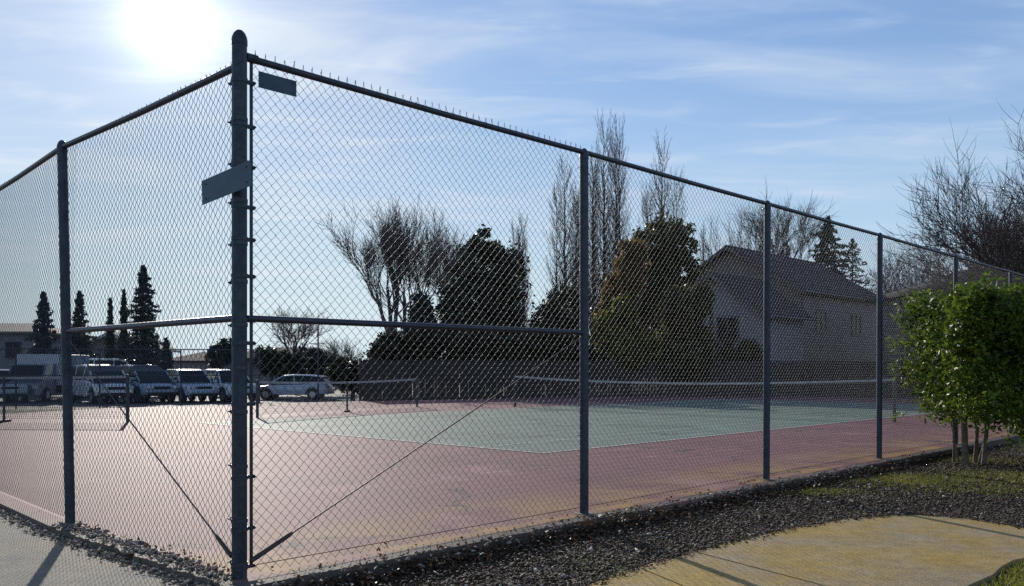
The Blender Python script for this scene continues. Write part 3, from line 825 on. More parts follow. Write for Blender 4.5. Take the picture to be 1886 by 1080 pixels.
bare_tree(1432, 72, 322, 'bare round tree rising behind the house ridge', GB, 12, r=.26, trunk=.42, depth=4, minr=.014, spread=.5, fs=.35)
bare_tree(1352, 80, 378, 'thin faint bare tree behind the gable peak', GB, 14, r=.16, trunk=.4, depth=3, minr=.012, spread=.35, fs=.2, upw=.2)
bare_tree(1690, 60, 440, 'bare scrubby tree between the house and the right shrub', GB, 15, r=.16, trunk=.25, depth=4, minr=.012, spread=.6, fs=.4)
bare_tree(1650, 64, 455, 'small bare tree just right of the long sloping roof', GB, 17, r=.13, trunk=.25, depth=3, minr=.012, spread=.6, fs=.4)
GP = 'tall bare poplars beyond the houses'
poplar(1112, 75, 198, 66, 'tallest bare poplar right of the first fence post', GP, 31)
poplar(1092, 78, 268, 44, 'bare poplar close to the left side of the tallest poplar', GP, 36, dens=.8)
poplar(1040, 74, 282, 62, 'bushy bare poplar left of the first fence post', GP, 32)
poplar(1219, 76, 236, 62, 'bare poplar rising behind the russet evergreen', GP, 33)
poplar(962, 78, 386, 40, 'short narrow bare poplar at the right shoulder of the broad evergreen', GP, 34, dens=.8)
poplar(1296, 84, 405, 26, 'smallest bare poplar between russet evergreen and gable', GP, 35, dens=.5)

conifer(80, 58, 536, 62, 'dark spruce beside the pale roofed house', GC, 41, n=6500)
conifer(146, 60, 534, 58, 'dark spruce just right of the leaning fence post', GC, 42, n=5500)
conifer(203, 58, 548, 26, 'slimmer and shorter of the two pencil cypresses', GC, 43, m='cypress', narrow=.4, n=4200, name='cypress_tree', ls=.10)
conifer(228, 58, 531, 32, 'fuller taller pencil cypress beside the tallest spruce', GC, 44, m='cypress', narrow=.4, n=5200, name='cypress_tree', ls=.10)
conifer(264, 57, 486, 84, 'tallest spruce behind the parked vans', GC, 45, n=9000)
conifer(306, 62, 622, 34, 'little dark conifer at the right foot of the tallest spruce', GC, 46, n=2600)
conifer(1525, 66, 396, 190, 'pointed dark spruce rising over the house roof', 'conifers behind the tan house', 47, n=15000, ls=.16)
conifer(1570, 68, 436, 150, 'lower ragged spruce right of the pointed one', 'conifers behind the tan house', 48, n=5000)
conifer(1448, 72, 440, 90, 'small dark conifer tip showing behind the house ridge', 'conifers behind the tan house', 49, n=3000)

b, bl = blobs_px(888, 52, -.5, [(890, 450, 26, 34), (893, 500, 60, 52), (885, 565, 76, 66), (893, 625, 84, 60), (938, 520, 34, 55), (835, 600, 34, 60)])
broad('broad_evergreen', b, bl, 26000, .135, 'needle', 'broad dark evergreen with a knobbly dome top behind the courts', cat='tree', seed=51, clump=.2)
b, bl = blobs_px(1215, 50, -.5, [(1222, 452, 56, 44), (1235, 500, 52, 50), (1200, 520, 50, 60), (1215, 600, 62, 70)])
broad('broad_evergreen', b, bl, 20000, .125, 'olive_dark', 'rounded dark evergreen beside the gable, poplar behind it', cat='tree', seed=52, clump=.2)
b, bl = blobs_px(1150, 45, -.5, [(1163, 490, 26, 50), (1140, 550, 34, 46), (1126, 600, 32, 42)])
broad('russet_evergreen', b, bl, 9000, .12, 'russet', 'russet brown foliaged tree leaning on the rounded evergreen', cat='tree', seed=53, clump=.22)
b, bl = blobs_px(1130, 43.2, -.5, [(1122, 612, 26, 38), (1146, 592, 26, 44), (1160, 640, 44, 38)])
broad('yellow_green_shrub', b, bl, 8000, .11, 'yellowgreen', 'yellow green shrub right of the first fence post', cat='shrub', seed=54, clump=.22)
b, bl = blobs_px(1030, 50, -.5, [(1045, 570, 34, 42), (1010, 600, 38, 40), (1030, 640, 55, 40)])
broad('dark_shrub', b, bl, 9000, .12, 'needle', 'dark low evergreen left of the first fence post', cat='shrub', seed=55)
b, bl = blobs_px(777, 50, -.5, [(775, 575, 20, 34), (775, 620, 30, 40)])
broad('dark_shrub', b, bl, 5000, .12, 'spruce', 'small green evergreen under the forked bare trees', cat='shrub', seed=56)
b, bl = blobs_px(1310, 43, -.5, [(1292, 548, 24, 24), (1258, 575, 40, 44), (1262, 650, 48, 55)])
broad('olive_tree', b, bl, 14000, .11, 'olive', 'olive green tree covering the left corner of the house', cat='tree', seed=57, clump=.22)
# hedges behind the board fence
for i, (x0, x1, ty, Yd, mm_, lb) in enumerate([(690, 800, 622, 46, 'hedge', 'dark hedge behind the board fence under the forked bare trees'), (800, 960, 612, 46, 'hedge', 'dark hedge at the foot of the broad evergreen'), (960, 1080, 622, 45.5, 'hedge', 'dark hedge left of the first fence post behind the boards'), (1080, 1240, 640, 45, 'needle', 'dark hedge at the foot of the russet tree'), (1240, 1400, 625, 43.6, 'hedge', 'dark hedge in front of the low gabled wing')]):
    lst = [(x0 + (x1 - x0) * (k + .5) / 4, (ty + 705) / 2 + random.uniform(-4, 4), (x1 - x0) / 6.2, (705 - ty) / 2) for k in range(4)]
    b, bl = blobs_px((x0 + x1) / 2, Yd, -.5, lst)
    broad('hedge', b, bl, 8000, .11, mm_, lb, 'hedges behind the board fence', cat='hedge', seed=60 + i, clump=.22)
# shrubs round the car park
for i, (px, Yd, lst, mm_, lb) in enumerate([(500, 60, [(490, 665, 26, 24), (520, 672, 30, 22)], 'needle', 'dark shrub behind the roof of the blue estate car'), (570, 60, [(560, 668, 34, 26), (600, 676, 26, 22)], 'spruce', 'dark shrub behind the tail of the blue estate car'),
        (650, 50, [(640, 690, 32, 26), (665, 700, 26, 24)], 'hedge', 'dark shrub left of the orange bush'), (681, 47, [(681, 690, 13, 20)], 'russet', 'small orange bush at the left end of the board fence'),
        (408, 62, [(400, 655, 20, 20), (418, 648, 18, 22)], 'needle', 'dark shrub left of the thick corner post above the parked cars'), (715, 46, [(705, 668, 24, 46), (735, 660, 26, 50)], 'hedge', 'dark shrub right of the orange bush')]):
    b, bl = blobs_px(px, Yd, -.5, lst)
    broad('shrub', b, bl, 4200, .11, mm_, lb, None, cat='shrub', seed=80 + i, clump=.25)
# right edge
bare_tree(1945, 30, 150, 'large bare tree reaching in at the right edge above the shrub', GB, 91, lean=(-.12, 0), r=.26, trunk=.2, depth=4, minr=.009, forks=5, spread=.7, fs=.75, bark='bark2', zb=-.3, ratio=.74)
bare_tree(1850, 36, 330, 'thick twiggy bare tree low behind the right shrub', GB, 92, r=.2, trunk=.15, depth=4, minr=.011, forks=5, spread=.75, fs=.7, bark='bark2', zb=-.4, ratio=.74)

# ------------------------------------------------------------------ near shrub on stems
sb = gnd(1790, 858, -.12); s_ = sb.y / F
def lp_(px, py, dy=0): 
    p = at(px, py, sb.y + dy); return (p.x - sb.x, p.y - sb.y, p.z - sb.z)
root = empty('clipped_shrub', sb, label='clipped glossy green shrub on several pale stems beside the fence', cat='shrub')
rs = np.random.default_rng(5)
P = []
boxes = [(1692, 1800, 548, 700), (1704, 1810, 660, 758), (1800, 1960, 545, 772), (1716, 1900, 543, 640), (1900, 2060, 545, 800), (1724, 1790, 700, 772), (1890, 2060, 770, 820), (1704, 2000, 548, 640)]
for (x0, x1, y0, y1) in boxes:
    a_, b_ = lp_(x0, y1), lp_(x1, y0); A_ = (x1 - x0) * (y1 - y0); nc = int(A_ / 52)
    c = np.stack([rs.uniform(a_[0], b_[0], nc), rs.uniform(-.85, .85, nc), rs.uniform(a_[2], b_[2], nc)], 1)
    c += rs.normal(0, .05, c.shape)
    sel = rs.uniform(size=nc) < .55; c[sel, 1] = np.where(rs.uniform(size=sel.sum()) < .75, -.85, .85) + rs.normal(0, .09, sel.sum()) + .16 * np.sin(c[sel, 0] * 4.1) + .14 * np.sin(c[sel, 2] * 5.3 + c[sel, 0] * 2)
    k = nc * 13; idx = rs.integers(0, nc, k)
    P.append(c[idx] + rs.normal(0, .075, (k, 3)))
P = np.concatenate(P)
V, FS = leaves(P, .042, .45, up=.15, jitter=.5)
link('crown', npmesh('crown', V, FS, M['laurel']), root, kind='stuff')
SG = []
for (x0, x1, yb, yt, r, dy) in [(1757, 1750, 850, 700, .018, .1), (1778, 1772, 862, 640, .045, -.05), (1796, 1800, 858, 620, .028, .2), (1812, 1822, 860, 650, .034, 0), (1766, 1740, 845, 690, .015, .3), (1803, 1850, 855, 690, .018, .35)]:
    a_ = lp_(x0, yb, dy); b_ = lp_(x1, yt, dy); a_ = (a_[0], a_[1], 0)
    m_ = tuple((a_[i] + b_[i]) / 2 + random.uniform(-.03, .03) for i in range(3))
    MB().tube([a_, tuple(a_[i] * .7 + m_[i] * .3 for i in range(3)), m_, b_], [r * 1.25, r, r * .9, r * .6], 9).build('stem', M['stem'], root, smooth=True)
    for k in range(7):
        e = (b_[0] + random.uniform(-.7, .7), b_[1] + random.uniform(-.5, .5), b_[2] + random.uniform(.0, .9)); SG.append((*b_, *e, r * .5, .004))
        SG.append((*m_, *((m_[i] + e[i]) / 2 + .05 for i in range(3)), r * .3, .004))
V, FS = prisms(SG, 4); link('branches', npmesh('branches', V, FS, M['stem']), root, kind='stuff')

# ------------------------------------------------------------------ buildings
def face_house(name, label, cat, group, gables, base_z=-.5): pass
def siding(m):
    t = m.node_tree; b = t.nodes['Principled BSDF']; g = t.nodes.new('ShaderNodeNewGeometry')
    w_ = t.nodes.new('ShaderNodeTexWave'); w_.bands_direction = 'Z'; w_.wave_profile = 'SAW'; w_.inputs['Scale'].default_value = 1.6; w_.inputs['Distortion'].default_value = 0
    t.links.new(g.outputs['Position'], w_.inputs['Vector'])
    u = t.nodes.new('ShaderNodeBump'); u.inputs['Strength'].default_value = 1; u.inputs['Distance'].default_value = .03
    t.links.new(w_.outputs['Fac'], u.inputs['Height']); t.links.new(u.outputs[0], b.inputs['Normal'])
siding(M['wall_tan']); siding(M['wall_grey'])
def gable_block(root, o, u, v, wdt, dep, eave, ridge, wallm, roofm, trimm, over=.45, rise_axis='u', wins=()):
    """block with its gable facing the viewer: u across, v back. o = front left foot (root space)"""
    up = Vector((0, 0, 1)); o = Vector(o)
    p = lambda a, b, c: o + u * a + v * b + up * c
    w_ = MB()
    A = [p(0, 0, 0), p(wdt, 0, 0), p(wdt, 0, eave), p(wdt / 2, 0, ridge), p(0, 0, eave)]
    Bk = [q + v * dep for q in A]
    w_.add(A + Bk, [(0, 1, 2, 3, 4), (9, 8, 7, 6, 5), (0, 5, 6, 1), (1, 6, 7, 2), (2, 7, 8, 3), (3, 8, 9, 4), (4, 9, 5, 0)])
    wall = w_.build('wall', wallm, root)
    sl_ = (ridge - eave) / (wdt / 2); th = .16
    for s in (0, 1):
        b = MB()
        e = -over if s == 0 else wdt + over
        ez = eave - over * sl_
        q = [p(e, -over, ez + .02), p(wdt / 2, -over, ridge + .02), p(wdt / 2, dep + over, ridge + .02), p(e, dep + over, ez + .02)]
        b.add(q + [x + up * th for x in q], [(0, 1, 2, 3), (4, 7, 6, 5), (0, 4, 5, 1), (1, 5, 6, 2), (2, 6, 7, 3), (3, 7, 4, 0)])
        b.build('roof', roofm, root)
        f = MB(); q = [p(e, -over - .03, ez - .12), p(wdt / 2, -over - .03, ridge - .12), p(wdt / 2, -over - .03, ridge + .14), p(e, -over - .03, ez + .14)]
        f.add(q + [x + v * -.035 for x in q], [(0, 1, 2, 3), (4, 7, 6, 5), (0, 4, 5, 1), (1, 5, 6, 2), (2, 6, 7, 3), (3, 7, 4, 0)])
        f.build('bargeboard', trimm, root)
    for e, s in ((-over - .06, -1), (wdt + over + .06, 1)):
        z_ = eave - over * sl_ + .06
        MB().tube([p(e, -over, z_), p(e, dep + over, z_)], .07, 6).build('gutter', trimm, root)
        MB().tube([p(-.04 if s < 0 else wdt + .04, .12, 0), p(-.04 if s < 0 else wdt + .04, .12, z_ - .15), p(e, -.05, z_)], .04, 6).build('downpipe', trimm, root)
    for (a, c, ww, hh) in wins:
        window(root, p(a, -.02, c), u, v, ww, hh)
def window(root, c, u, v, ww, hh):
    up = Vector((0, 0, 1))
    def bx(b, cc, a_, d_, h_):
        q = [cc + u * (sx * a_ / 2) + v * (sy * d_ / 2) + up * (sz * h_ / 2) for sz in (-1, 1) for sx, sy in ((-1, -1), (1, -1), (1, 1), (-1, 1))]
        b.add(q, [(0, 3, 2, 1), (4, 5, 6, 7), (0, 1, 5, 4), (1, 2, 6, 5), (2, 3, 7, 6), (3, 0, 4, 7)])
    f = MB()
    for s in (-1, 1):
        bx(f, c + u * s * ww / 2, .09, .08, hh + .09); bx(f, c + up * s * hh / 2, ww - .09, .08, .09)
    bx(f, c, .05, .06, hh - .09)
    fo = f.build('window', M['trim'], root)
    g = MB(); bx(g, c + v * .01, ww - .02, .02, hh - .02); g.build('pane', M['glass'], fo)
def house(px_o, Y, **k): return empty('house', base_at(px_o, Y), **k)
U = Vector((1, 0, 0)); V_ = Vector((0, 1, 0))
hb = base_at(1475, 50); hr = empty('house', hb, label='tan two storey house with dark stepped gable roofs behind the court', cat='house')
hu = -Ld; hv = Rd
gable_block(hr, Ld * 9, hu, hv, 9, 11.5, 6.35, 9.05, M['wall_tan'], M['roof'], M['trim'], wins=[(5.0, 6.6, 1.0, .9), (7.4, 4.4, 1.2, 1.3), (7.4, 1.9, 1.2, 1.2)])
window(hr, Rd * 2.6 - Ld * .02 + Vector((0, 0, 4.6)), Rd, Ld, 1.3, 1.3)
window(hr, Rd * 7.6 - Ld * .02 + Vector((0, 0, 4.6)), Rd, Ld, 1.3, 1.3)
window(hr, Rd * 5 - Ld * .02 + Vector((0, 0, 1.7)), Rd, Ld, 1.6, 1.3)
hw = base_at(1405, 45) - hb
gable_block(hr, hw + Ld * 5.6, hu, hv, 5.6, 4.6, 4.7, 6.75, M['wall_grey'], M['roof'], M['trim'], over=.4, wins=[(3.6, 3.9, 1.2, 1.2)])
U = Vector((1, 0, 0)); V_ = Vector((0, 1, 0))
# house at the far left
Yh = 66; hb = base_at(0, Yh); h2 = empty('house', hb, label='low house with pale tan roof at the far left edge', cat='house'); k = Yh / F
def hz2(py): return CH + .5 + (680 - py) * k
def hip(root, x0, x1, y0, y1, eave, ridge, wallm, roofm, inset):
    w_ = MB(); w_.box(((x0 + x1) / 2, (y0 + y1) / 2, eave / 2), (x1 - x0, y1 - y0, eave)); w_.build('wall', wallm, root)
    b = MB(); o = .5
    e = [(x0 - o, y0 - o, eave), (x1 + o, y0 - o, eave), (x1 + o, y1 + o, eave), (x0 - o, y1 + o, eave)]
    r = [(x0 + inset, (y0 + y1) / 2, ridge), (x1 - inset, (y0 + y1) / 2, ridge)]
    e2 = [(a_, b_, c_ + .15) for a_, b_, c_ in e]
    b.add(e + e2 + r, [(0, 1, 2, 3), (0, 4, 5, 1), (1, 5, 6, 2), (2, 6, 7, 3), (3, 7, 4, 0), (4, 8, 9, 5), (5, 9, 6), (6, 9, 8, 7), (7, 8, 4)])
    b.build('roof', roofm, root)
hip(h2, -12, 58 * k, 0, 9, hz2(615), hz2(590), M['wall_grey'], M['roof_pale'], 2.2)
for xw in (-1.0, 1.0): window(h2, Vector((xw, -.03, hz2(645))), U, V_, 1.1, 1.2)
h3 = empty('house', base_at(175, 76), label='small pale gabled house between the two left spruces', cat='house'); k = 76 / F
gable_block(h3, (-1.2, 0, 0), U, V_, 5.2, 7, CH + .5 + 38 * k, CH + .5 + 66 * k, M['wall_grey'], M['roof_pale'], M['trim_white'], wins=[(3.2, 3.2, .9, .8)])
# low roofs far behind the sedan, and the roof behind the right shrub
h4 = empty('house', base_at(500, 85), label='distant low house with brown roof behind the blue estate car', cat='house'); k = 85 / F
hip(h4, -4, 5.5, 0, 8, 2.7, CH + .5 + 42 * k, M['wall_tan'], M['roof'], 2)
h6 = empty('house', base_at(395, 90), label='distant low house with brown roof left of the corner post', cat='house')
hip(h6, -5, 4, 0, 8, 2.5, CH + .5 + 33 * (90 / F), M['wall_grey'], M['roof'], 2.4)
Yh = 42; h5 = empty('house', base_at(1850, Yh), label='brown roofed house half hidden behind the right shrub', cat='house'); k = Yh / F
hip(h5, -90 * k, 330 * k, 0, 9, CH + .5 + 150 * k, CH + .5 + 205 * k, M['wall_tan'], M['roof'], 3.0)

# ------------------------------------------------------------------ board fence behind the courts
bl_pts = [gnd(x, y) for x, y in ((660, 738.5), (1075, 730), (1500, 730), (1960, 737))]
bl_pts = [p + Vector((0, .5, 0)) for p in bl_pts]
bf = empty('board_fence', (bl_pts[0].x, bl_pts[0].y, 0), label='long dark board fence along the far side of the courts', cat='fence')
for A_, B_ in zip(bl_pts[:-1], bl_pts[1:]):
    d = B_ - A_; d.z = 0; Lh = d.length; n = max(1, round(Lh / 2.4)); u = d.normalized(); rz = math.atan2(u.y, u.x)
    for i in range(n):
        q = A_ + d * (i / n); o_ = Vector((q.x - bf.location.x, q.y - bf.location.y, 0)); st = Lh / n
        b = MB().box((0, 0, .6), (.1, .1, 2.3)).build('post', M['wood'], bf); b.location = o_; b.rotation_euler = (0, 0, rz)
        m_ = MB(); nb = int(st / .145)
        for j in range(nb):
            m_.box((.07 + (j + .5) * (st - .1) / nb, -.06 + random.uniform(-.006, .006), .58 + random.uniform(-.015, .015)), ((st - .1) / nb - .012, .02, 2.2))
        m_ = m_.build('board_panel', M['wood'], bf, kind='stuff'); m_.location = o_; m_.rotation_euler = (0, 0, rz)
        for z in (.0, 1.35):
            r_ = MB().box((st / 2, .03, z), (st - .1, .06, .09)).build('rail', M['wood'], bf); r_.location = o_; r_.rotation_euler = (0, 0, rz)

# low chain link fence at the left far side
fa = gnd(-130, 746, -.1) ; fa.z = -.1
ff = empty('chain_link_fence', fa, label='low distant chain link fence between the left court and the parked vans', cat='fence')
fb = gnd(478, 742, -.1); fb.z = -.1
d = fb - fa; d.z = 0; n = 4; st = d.length / n; rz = math.atan2(d.y, d.x); ff.rotation_euler = (0, 0, rz)
fp = MB().tube([(0, 0, -.4), (0, 0, 2.22)], .03, 8).build('post', M['post'], ff)
fr_ = MB().tube([(0, 0, 2.2), (st, 0, 2.2)], .021, 8).build('top_rail', M['rail'], ff)
fm_ = MB().tube([(0, 0, 1.14), (st, 0, 1.14)], .018, 8).build('mid_rail', M['galv'], ff)
V, FS = chain_bay(st, .02, 2.22, r=.0017)
fk = link('chain_link_mesh', npmesh('chain_link_mesh', V + np.array([0, .03, 0]), FS, M['wirefar']), ff, kind='stuff')
for i in range(1, n + 1):
    for s in (fp, fr_, fm_, fk):
        if i == n and s is not fp: continue
        o = s.copy(); C.objects.link(o); o.location = (st * i, 0, 0)

# thin pole
pr = empty('pole', base_at(586, 46), label='thin dark pole standing behind the portable net near the blue estate car', cat='pole')
MB().tube([(0, 0, 0), (0, 0, 2.5), (0, 0, CH + .5 + 78 * 46 / F)], [.05, .045, .035], 10).build('shaft', M['post'], pr, smooth=True)
MB().tube([(0, 0, 0), (0, 0, .05)], .12, 12).build('base', M['post'], pr)

# ------------------------------------------------------------------ vehicles
def lerp(a, b, t): return a + (b - a) * t
def vehicle(name, loc_, rz, kind, pm, label, group):
    """x forward. profile stations: (x, belt z, roof z or None)"""
    S = {
        'sedan': dict(L=4.6, W=1.8, st=[(-2.3, .55, .80, None), (-2.22, .34, .93, None), (-1.75, .3, .98, None), (-1.35, .3, .97, None), (-.75, .3, .93, None), (.85, .3, .9, None), (1.35, .3, .86, None), (2.05, .3, .74, None), (2.25, .34, .62, None), (2.3, .42, .56, None)],
                      cab=[(-2.18, .95), (-1.95, 1.36), (-1.2, 1.44), (-.2, 1.46), (.35, 1.42), (1.25, .90)], wb=(-1.36, 1.38), wr=.32, hi=.93),
        'van': dict(L=5.0, W=1.95, st=[(-2.5, .55, 1.0, None), (-2.45, .35, 1.15, None), (-2.2, .32, 1.2, None), (0, .32, 1.2, None), (1.0, .32, 1.18, None), (1.6, .32, 1.1, None), (2.25, .32, .98, None), (2.45, .38, .8, None), (2.5, .45, .7, None)],
                    cab=[(-2.47, 1.1), (-2.3, 2.05), (-1.5, 2.15), (.5, 2.15), (.95, 2.05), (1.95, 1.08)], wb=(-1.5, 1.55), wr=.36, hi=1.18),
        'suv': dict(L=4.7, W=1.88, st=[(-2.35, .55, .9, None), (-2.3, .4, 1.05, None), (-2.0, .38, 1.1, None), (.8, .38, 1.08, None), (1.2, .38, 1.06, None), (2.1, .38, .98, None), (2.3, .42, .8, None), (2.35, .5, .7, None)],
                    cab=[(-2.3, 1.03), (-2.05, 1.68), (-1.2, 1.76), (.2, 1.76), (.5, 1.7), (1.15, 1.06)], wb=(-1.42, 1.45), wr=.38, hi=1.08),
        'minivan': dict(L=4.9, W=1.92, st=[(-2.45, .55, .95, None), (-2.38, .36, 1.08, None), (-2.1, .34, 1.12, None), (.6, .34, 1.1, None), (1.3, .34, 1.04, None), (2.0, .34, .9, None), (2.35, .4, .74, None), (2.45, .48, .62, None)],
                        cab=[(-2.4, 1.02), (-2.2, 1.62), (-1.6, 1.76), (-.4, 1.8), (.4, 1.74), (1.0, 1.5), (1.75, 1.0)], wb=(-1.48, 1.55), wr=.35, hi=1.09),
    }[kind]
    W = S['W'] / 2; root = empty(name, loc_, rz, label=label, cat='van' if 'van' in kind else 'car', group=group)
    root.scale = (1.04, 1.02, 1.13) if kind == 'van' else ((1.03, 1.03, 1.12) if kind == 'minivan' else (1, 1, 1))
    # lower hull
    b = MB(); rings = []
    xs_ = np.linspace(S['st'][0][0], S['st'][-1][0], 44)
    sx = [s[0] for s in S['st']]
    xs_ = np.unique(np.concatenate([xs_, sx]))
    for x in xs_:
        zb_ = np.interp(x, sx, [s[1] for s in S['st']]); zt_ = np.interp(x, sx, [s[2] for s in S['st']])
        e = min(x - sx[0], sx[-1] - x); wf = W * (1 - .16 * math.exp(-e / .16) - .03 * math.exp(-e / .7))
        # wheel arches
        arch = 0
        for wx in S['wb']:
            dd = abs(x - wx); ra = S['wr'] + .06
            if dd < ra: arch = max(arch, math.sqrt(ra * ra - dd * dd) + S['wr'])
        zl = max(zb_, min(arch, zt_ - .12))
        hh = zt_ - zl
        half = [(wf * .90, zl), (wf * .985, zl + .04), (wf, zl + hh * .45), (wf * .985, zl + hh * .8), (wf * .93, zt_ - .02), (wf * .8, zt_)]
        rings.append([(x, y, z) for y, z in half] + [(x, 0, zt_ + .015)] + [(x, -y, z) for y, z in half[::-1]] + [(x, 0, zl)])
    n = len(rings[0]); vs_ = [p for r in rings for p in r]; fs_ = []
    for i in range(len(rings) - 1):
        for k in range(n): fs_.append((i * n + k, i * n + (k + 1) % n, (i + 1) * n + (k + 1) % n, (i + 1) * n + k))
    fs_ += [tuple(range(n)), tuple((len(rings) - 1) * n + k for k in range(n))]
    b.add(vs_, fs_); b.build('body', pm, root, smooth=True)
    # cabin (glass volume) and roof with pillars
    cab = S['cab']; zt0 = S['hi']
    def cw(z): t = (z - zt0) / (max(c[1] for c in cab) - zt0); return W * lerp(.93, .74, max(0, min(1, t)))
    gl_ = MB(); P_ = [(x, z) for x, z in cab]
    n = len(P_)
    L_ = [(x, cw(z), z) for x, z in P_]; R_ = [(x, -cw(z), z) for x, z in P_]
    gl_.add(L_ + R_, [tuple(range(n)), tuple(range(2 * n - 1, n - 1, -1))] + [(i, n + i, n + i + 1, i + 1) for i in range(n - 1)] + [(n - 1, 2 * n - 1, n, 0)])
    gl_.build('windows', M['glass'], root)
    rf = MB()
    zr = max(c[1] for c in cab); rx = [c[0] for c in cab if c[1] > zr - (.13 if kind != 'minivan' else .1)]
    i0 = [i for i, c in enumerate(cab) if c[1] > zr - (.13 if kind != 'minivan' else .1)]
    rs_ = [cab[i] for i in i0]
    top_ = [(x, s * (cw(z) + .015) * f, z + dz) for x, z in rs_ for s, f, dz in ((1, 1, -.07), (1, 1, .0), (1, .8, .035), (-1, .8, .035), (-1, 1, .0), (-1, 1, -.07))]
    m_ = 6; fs_ = []
    for i in range(len(rs_) - 1):
        for k in range(m_): fs_.append((i * m_ + k, i * m_ + (k + 1) % m_, (i + 1) * m_ + (k + 1) % m_, (i + 1) * m_ + k))
    fs_ += [tuple(range(m_)), tuple((len(rs_) - 1) * m_ + k for k in range(m_))]
    rf.add(top_, fs_); rf.build('roof', pm, root, smooth=False)
    segs_ = [(cab[0], cab[1]), (cab[-1], cab[-2])]
    for (a, c) in segs_:
        for s in (-1, 1):
            MB().tube([(a[0], s * (cw(a[1]) + .0), a[1]), (c[0], s * (cw(c[1]) + .0), c[1])], .04, 6).build('pillar', pm, root)
    for x in ([-.25] if kind == 'sedan' else [-1.0, .25]):
        zr_ = np.interp(x, [c[0] for c in cab], [c[1] for c in cab])
        for s in (-1, 1): MB().tube([(x - .06, s * (cw(zt0) + .003), zt0 - .05), (x, s * (cw(zr_) + .003), zr_ - .02)], .035, 6).build('pillar', pm, root)
    # wheels
    wh = None
    for wx in S['wb']:
        for s in (-1, 1):
            if wh is None:
                t_ = MB(); r = S['wr']; prof = [(r * .62, -.1), (r * .95, -.11), (r, -.07), (r, .07), (r * .95, .11), (r * .62, .1)]
                t_.tube([(0, y, 0) for _, y in prof], [q for q, _ in prof], 24)
                wh = t_.build('wheel', M['tyre'], root, smooth=True)
                rm = MB(); rm.tube([(0, -.115, 0), (0, .115, 0)], r * .6, 16)
                rmo = rm.build('rim', M['rim'], wh); o = wh
            else:
                o = wh.copy(); C.objects.link(o); c_ = rmo.copy(); C.objects.link(c_); c_.parent = o
            o.location = (wx, s * (W - .12), S['wr'])
    fx = S['st'][-1][0]; bx_ = S['st'][0][0]
    hz0 = S['st'][-3][2] - .12
    for s in (-1, 1):
        MB().box((fx - .09, s * W * .68, hz0 - .03), (.16, .34, .13)).build('headlight', M['lamp'], root, bevel=.02)
        MB().box((bx_ + .06, s * W * .76, S['st'][1][2] - .18), (.12, .2, .16)).build('tail_light', M['red_lamp'], root, bevel=.02)
        MB().box((cab[-1][0] - .25, s * (W + .09), zt0 + .07), (.1, .17, .12)).build('mirror', pm, root, bevel=.02)
    MB().box((fx - .03, 0, .44), (.1, S['W'] * .8, .16)).build('front_bumper', M['tyre'] if kind != 'sedan' else pm, root, bevel=.03)
    MB().box((fx - .05, 0, hz0 - .05), (.1, S['W'] * .42, .13)).build('grille', M['tyre'], root)
    return root
GV = 'vehicles parked beyond the left court'
v = base_at(540, 52); vehicle('estate_car', v, math.radians(178), 'sedan', paint('blue_paint', (.45, .50, .58)), 'pale blue estate car parked side on right of the corner post', GV)
def bv(px, Y): return base_at(px, Y)
face = math.radians(-72)
vehicle('suv', bv(5, 48), math.radians(-52), 'suv', paint('silver_paint', (.55, .57, .60)), 'silver car at the far left edge beside the box truck', GV)
vehicle('minivan', bv(183, 47), math.radians(-46), 'minivan', paint('white_paint', (.62, .64, .68)), 'white minivan just right of the leaning fence post', GV)
vehicle('minivan', bv(262, 48), math.radians(-44), 'minivan', paint('slate_paint', (.20, .24, .33)), 'slate blue minivan in front of the tallest spruce', GV)
vehicle('suv', bv(345, 48.5), math.radians(-48), 'suv', paint('steel_paint', (.36, .42, .52)), 'steel blue car between the slate minivan and the corner post', GV)
vehicle('suv', bv(418, 49), math.radians(-48), 'suv', paint('pale_paint', (.50, .52, .56)), 'pale grey car partly hidden by the corner post', GV)
vehicle('cargo_van', bv(215, 56), math.radians(-5), 'van', paint('cream_paint', (.66, .66, .64)), 'tall pale cargo van parked side on behind the minivans', GV)
# box truck
bt = empty('box_truck', bv(85, 50), math.radians(-86), label='grey blue box truck left of the leaning fence post', cat='truck', group=GV)
pm = paint('box_paint', (.38, .42, .50)); cbp = paint('cab_paint', (.10, .12, .18))
MB().box((-1.0, 0, 1.75), (4.2, 2.35, 1.75)).build('cargo_box', pm, bt, bevel=.03)
q = MB(); q.add([(1.12, s * 1.0, z) for s in (-1, 1) for z in (.45, 2.1)] + [(2.0, s * .95, 2.05) for s in (-1, 1)] + [(2.55, s * .98, 1.2) for s in (-1, 1)] + [(2.9, s * .98, 1.05) for s in (-1, 1)] + [(2.95, s * .98, .45) for s in (-1, 1)],
      [(0, 10, 8, 6, 4, 1), (2, 3, 5, 7, 9, 11), (1, 4, 5, 3), (4, 6, 7, 5), (6, 8, 9, 7), (8, 10, 11, 9), (0, 2, 11, 10), (0, 1, 3, 2)])
q.build('cab', cbp, bt)
q = MB(); q.add([(2.075, .8, 1.98), (2.075, -.8, 1.98), (2.54, -.86, 1.27), (2.54, .86, 1.27)], [(0, 1, 2, 3)]); o = q.build('windscreen', M['glass'], bt); o.location = (.03, 0, .02)
MB().box((-.5, 0, .7), (5, .9, .2)).build('chassis', M['tyre'], bt)
for s in (-1, 1):
    MB().box((2.93, s * .72, .82), (.08, .28, .18)).build('headlight', M['lamp'], bt, bevel=.01)
wh = None
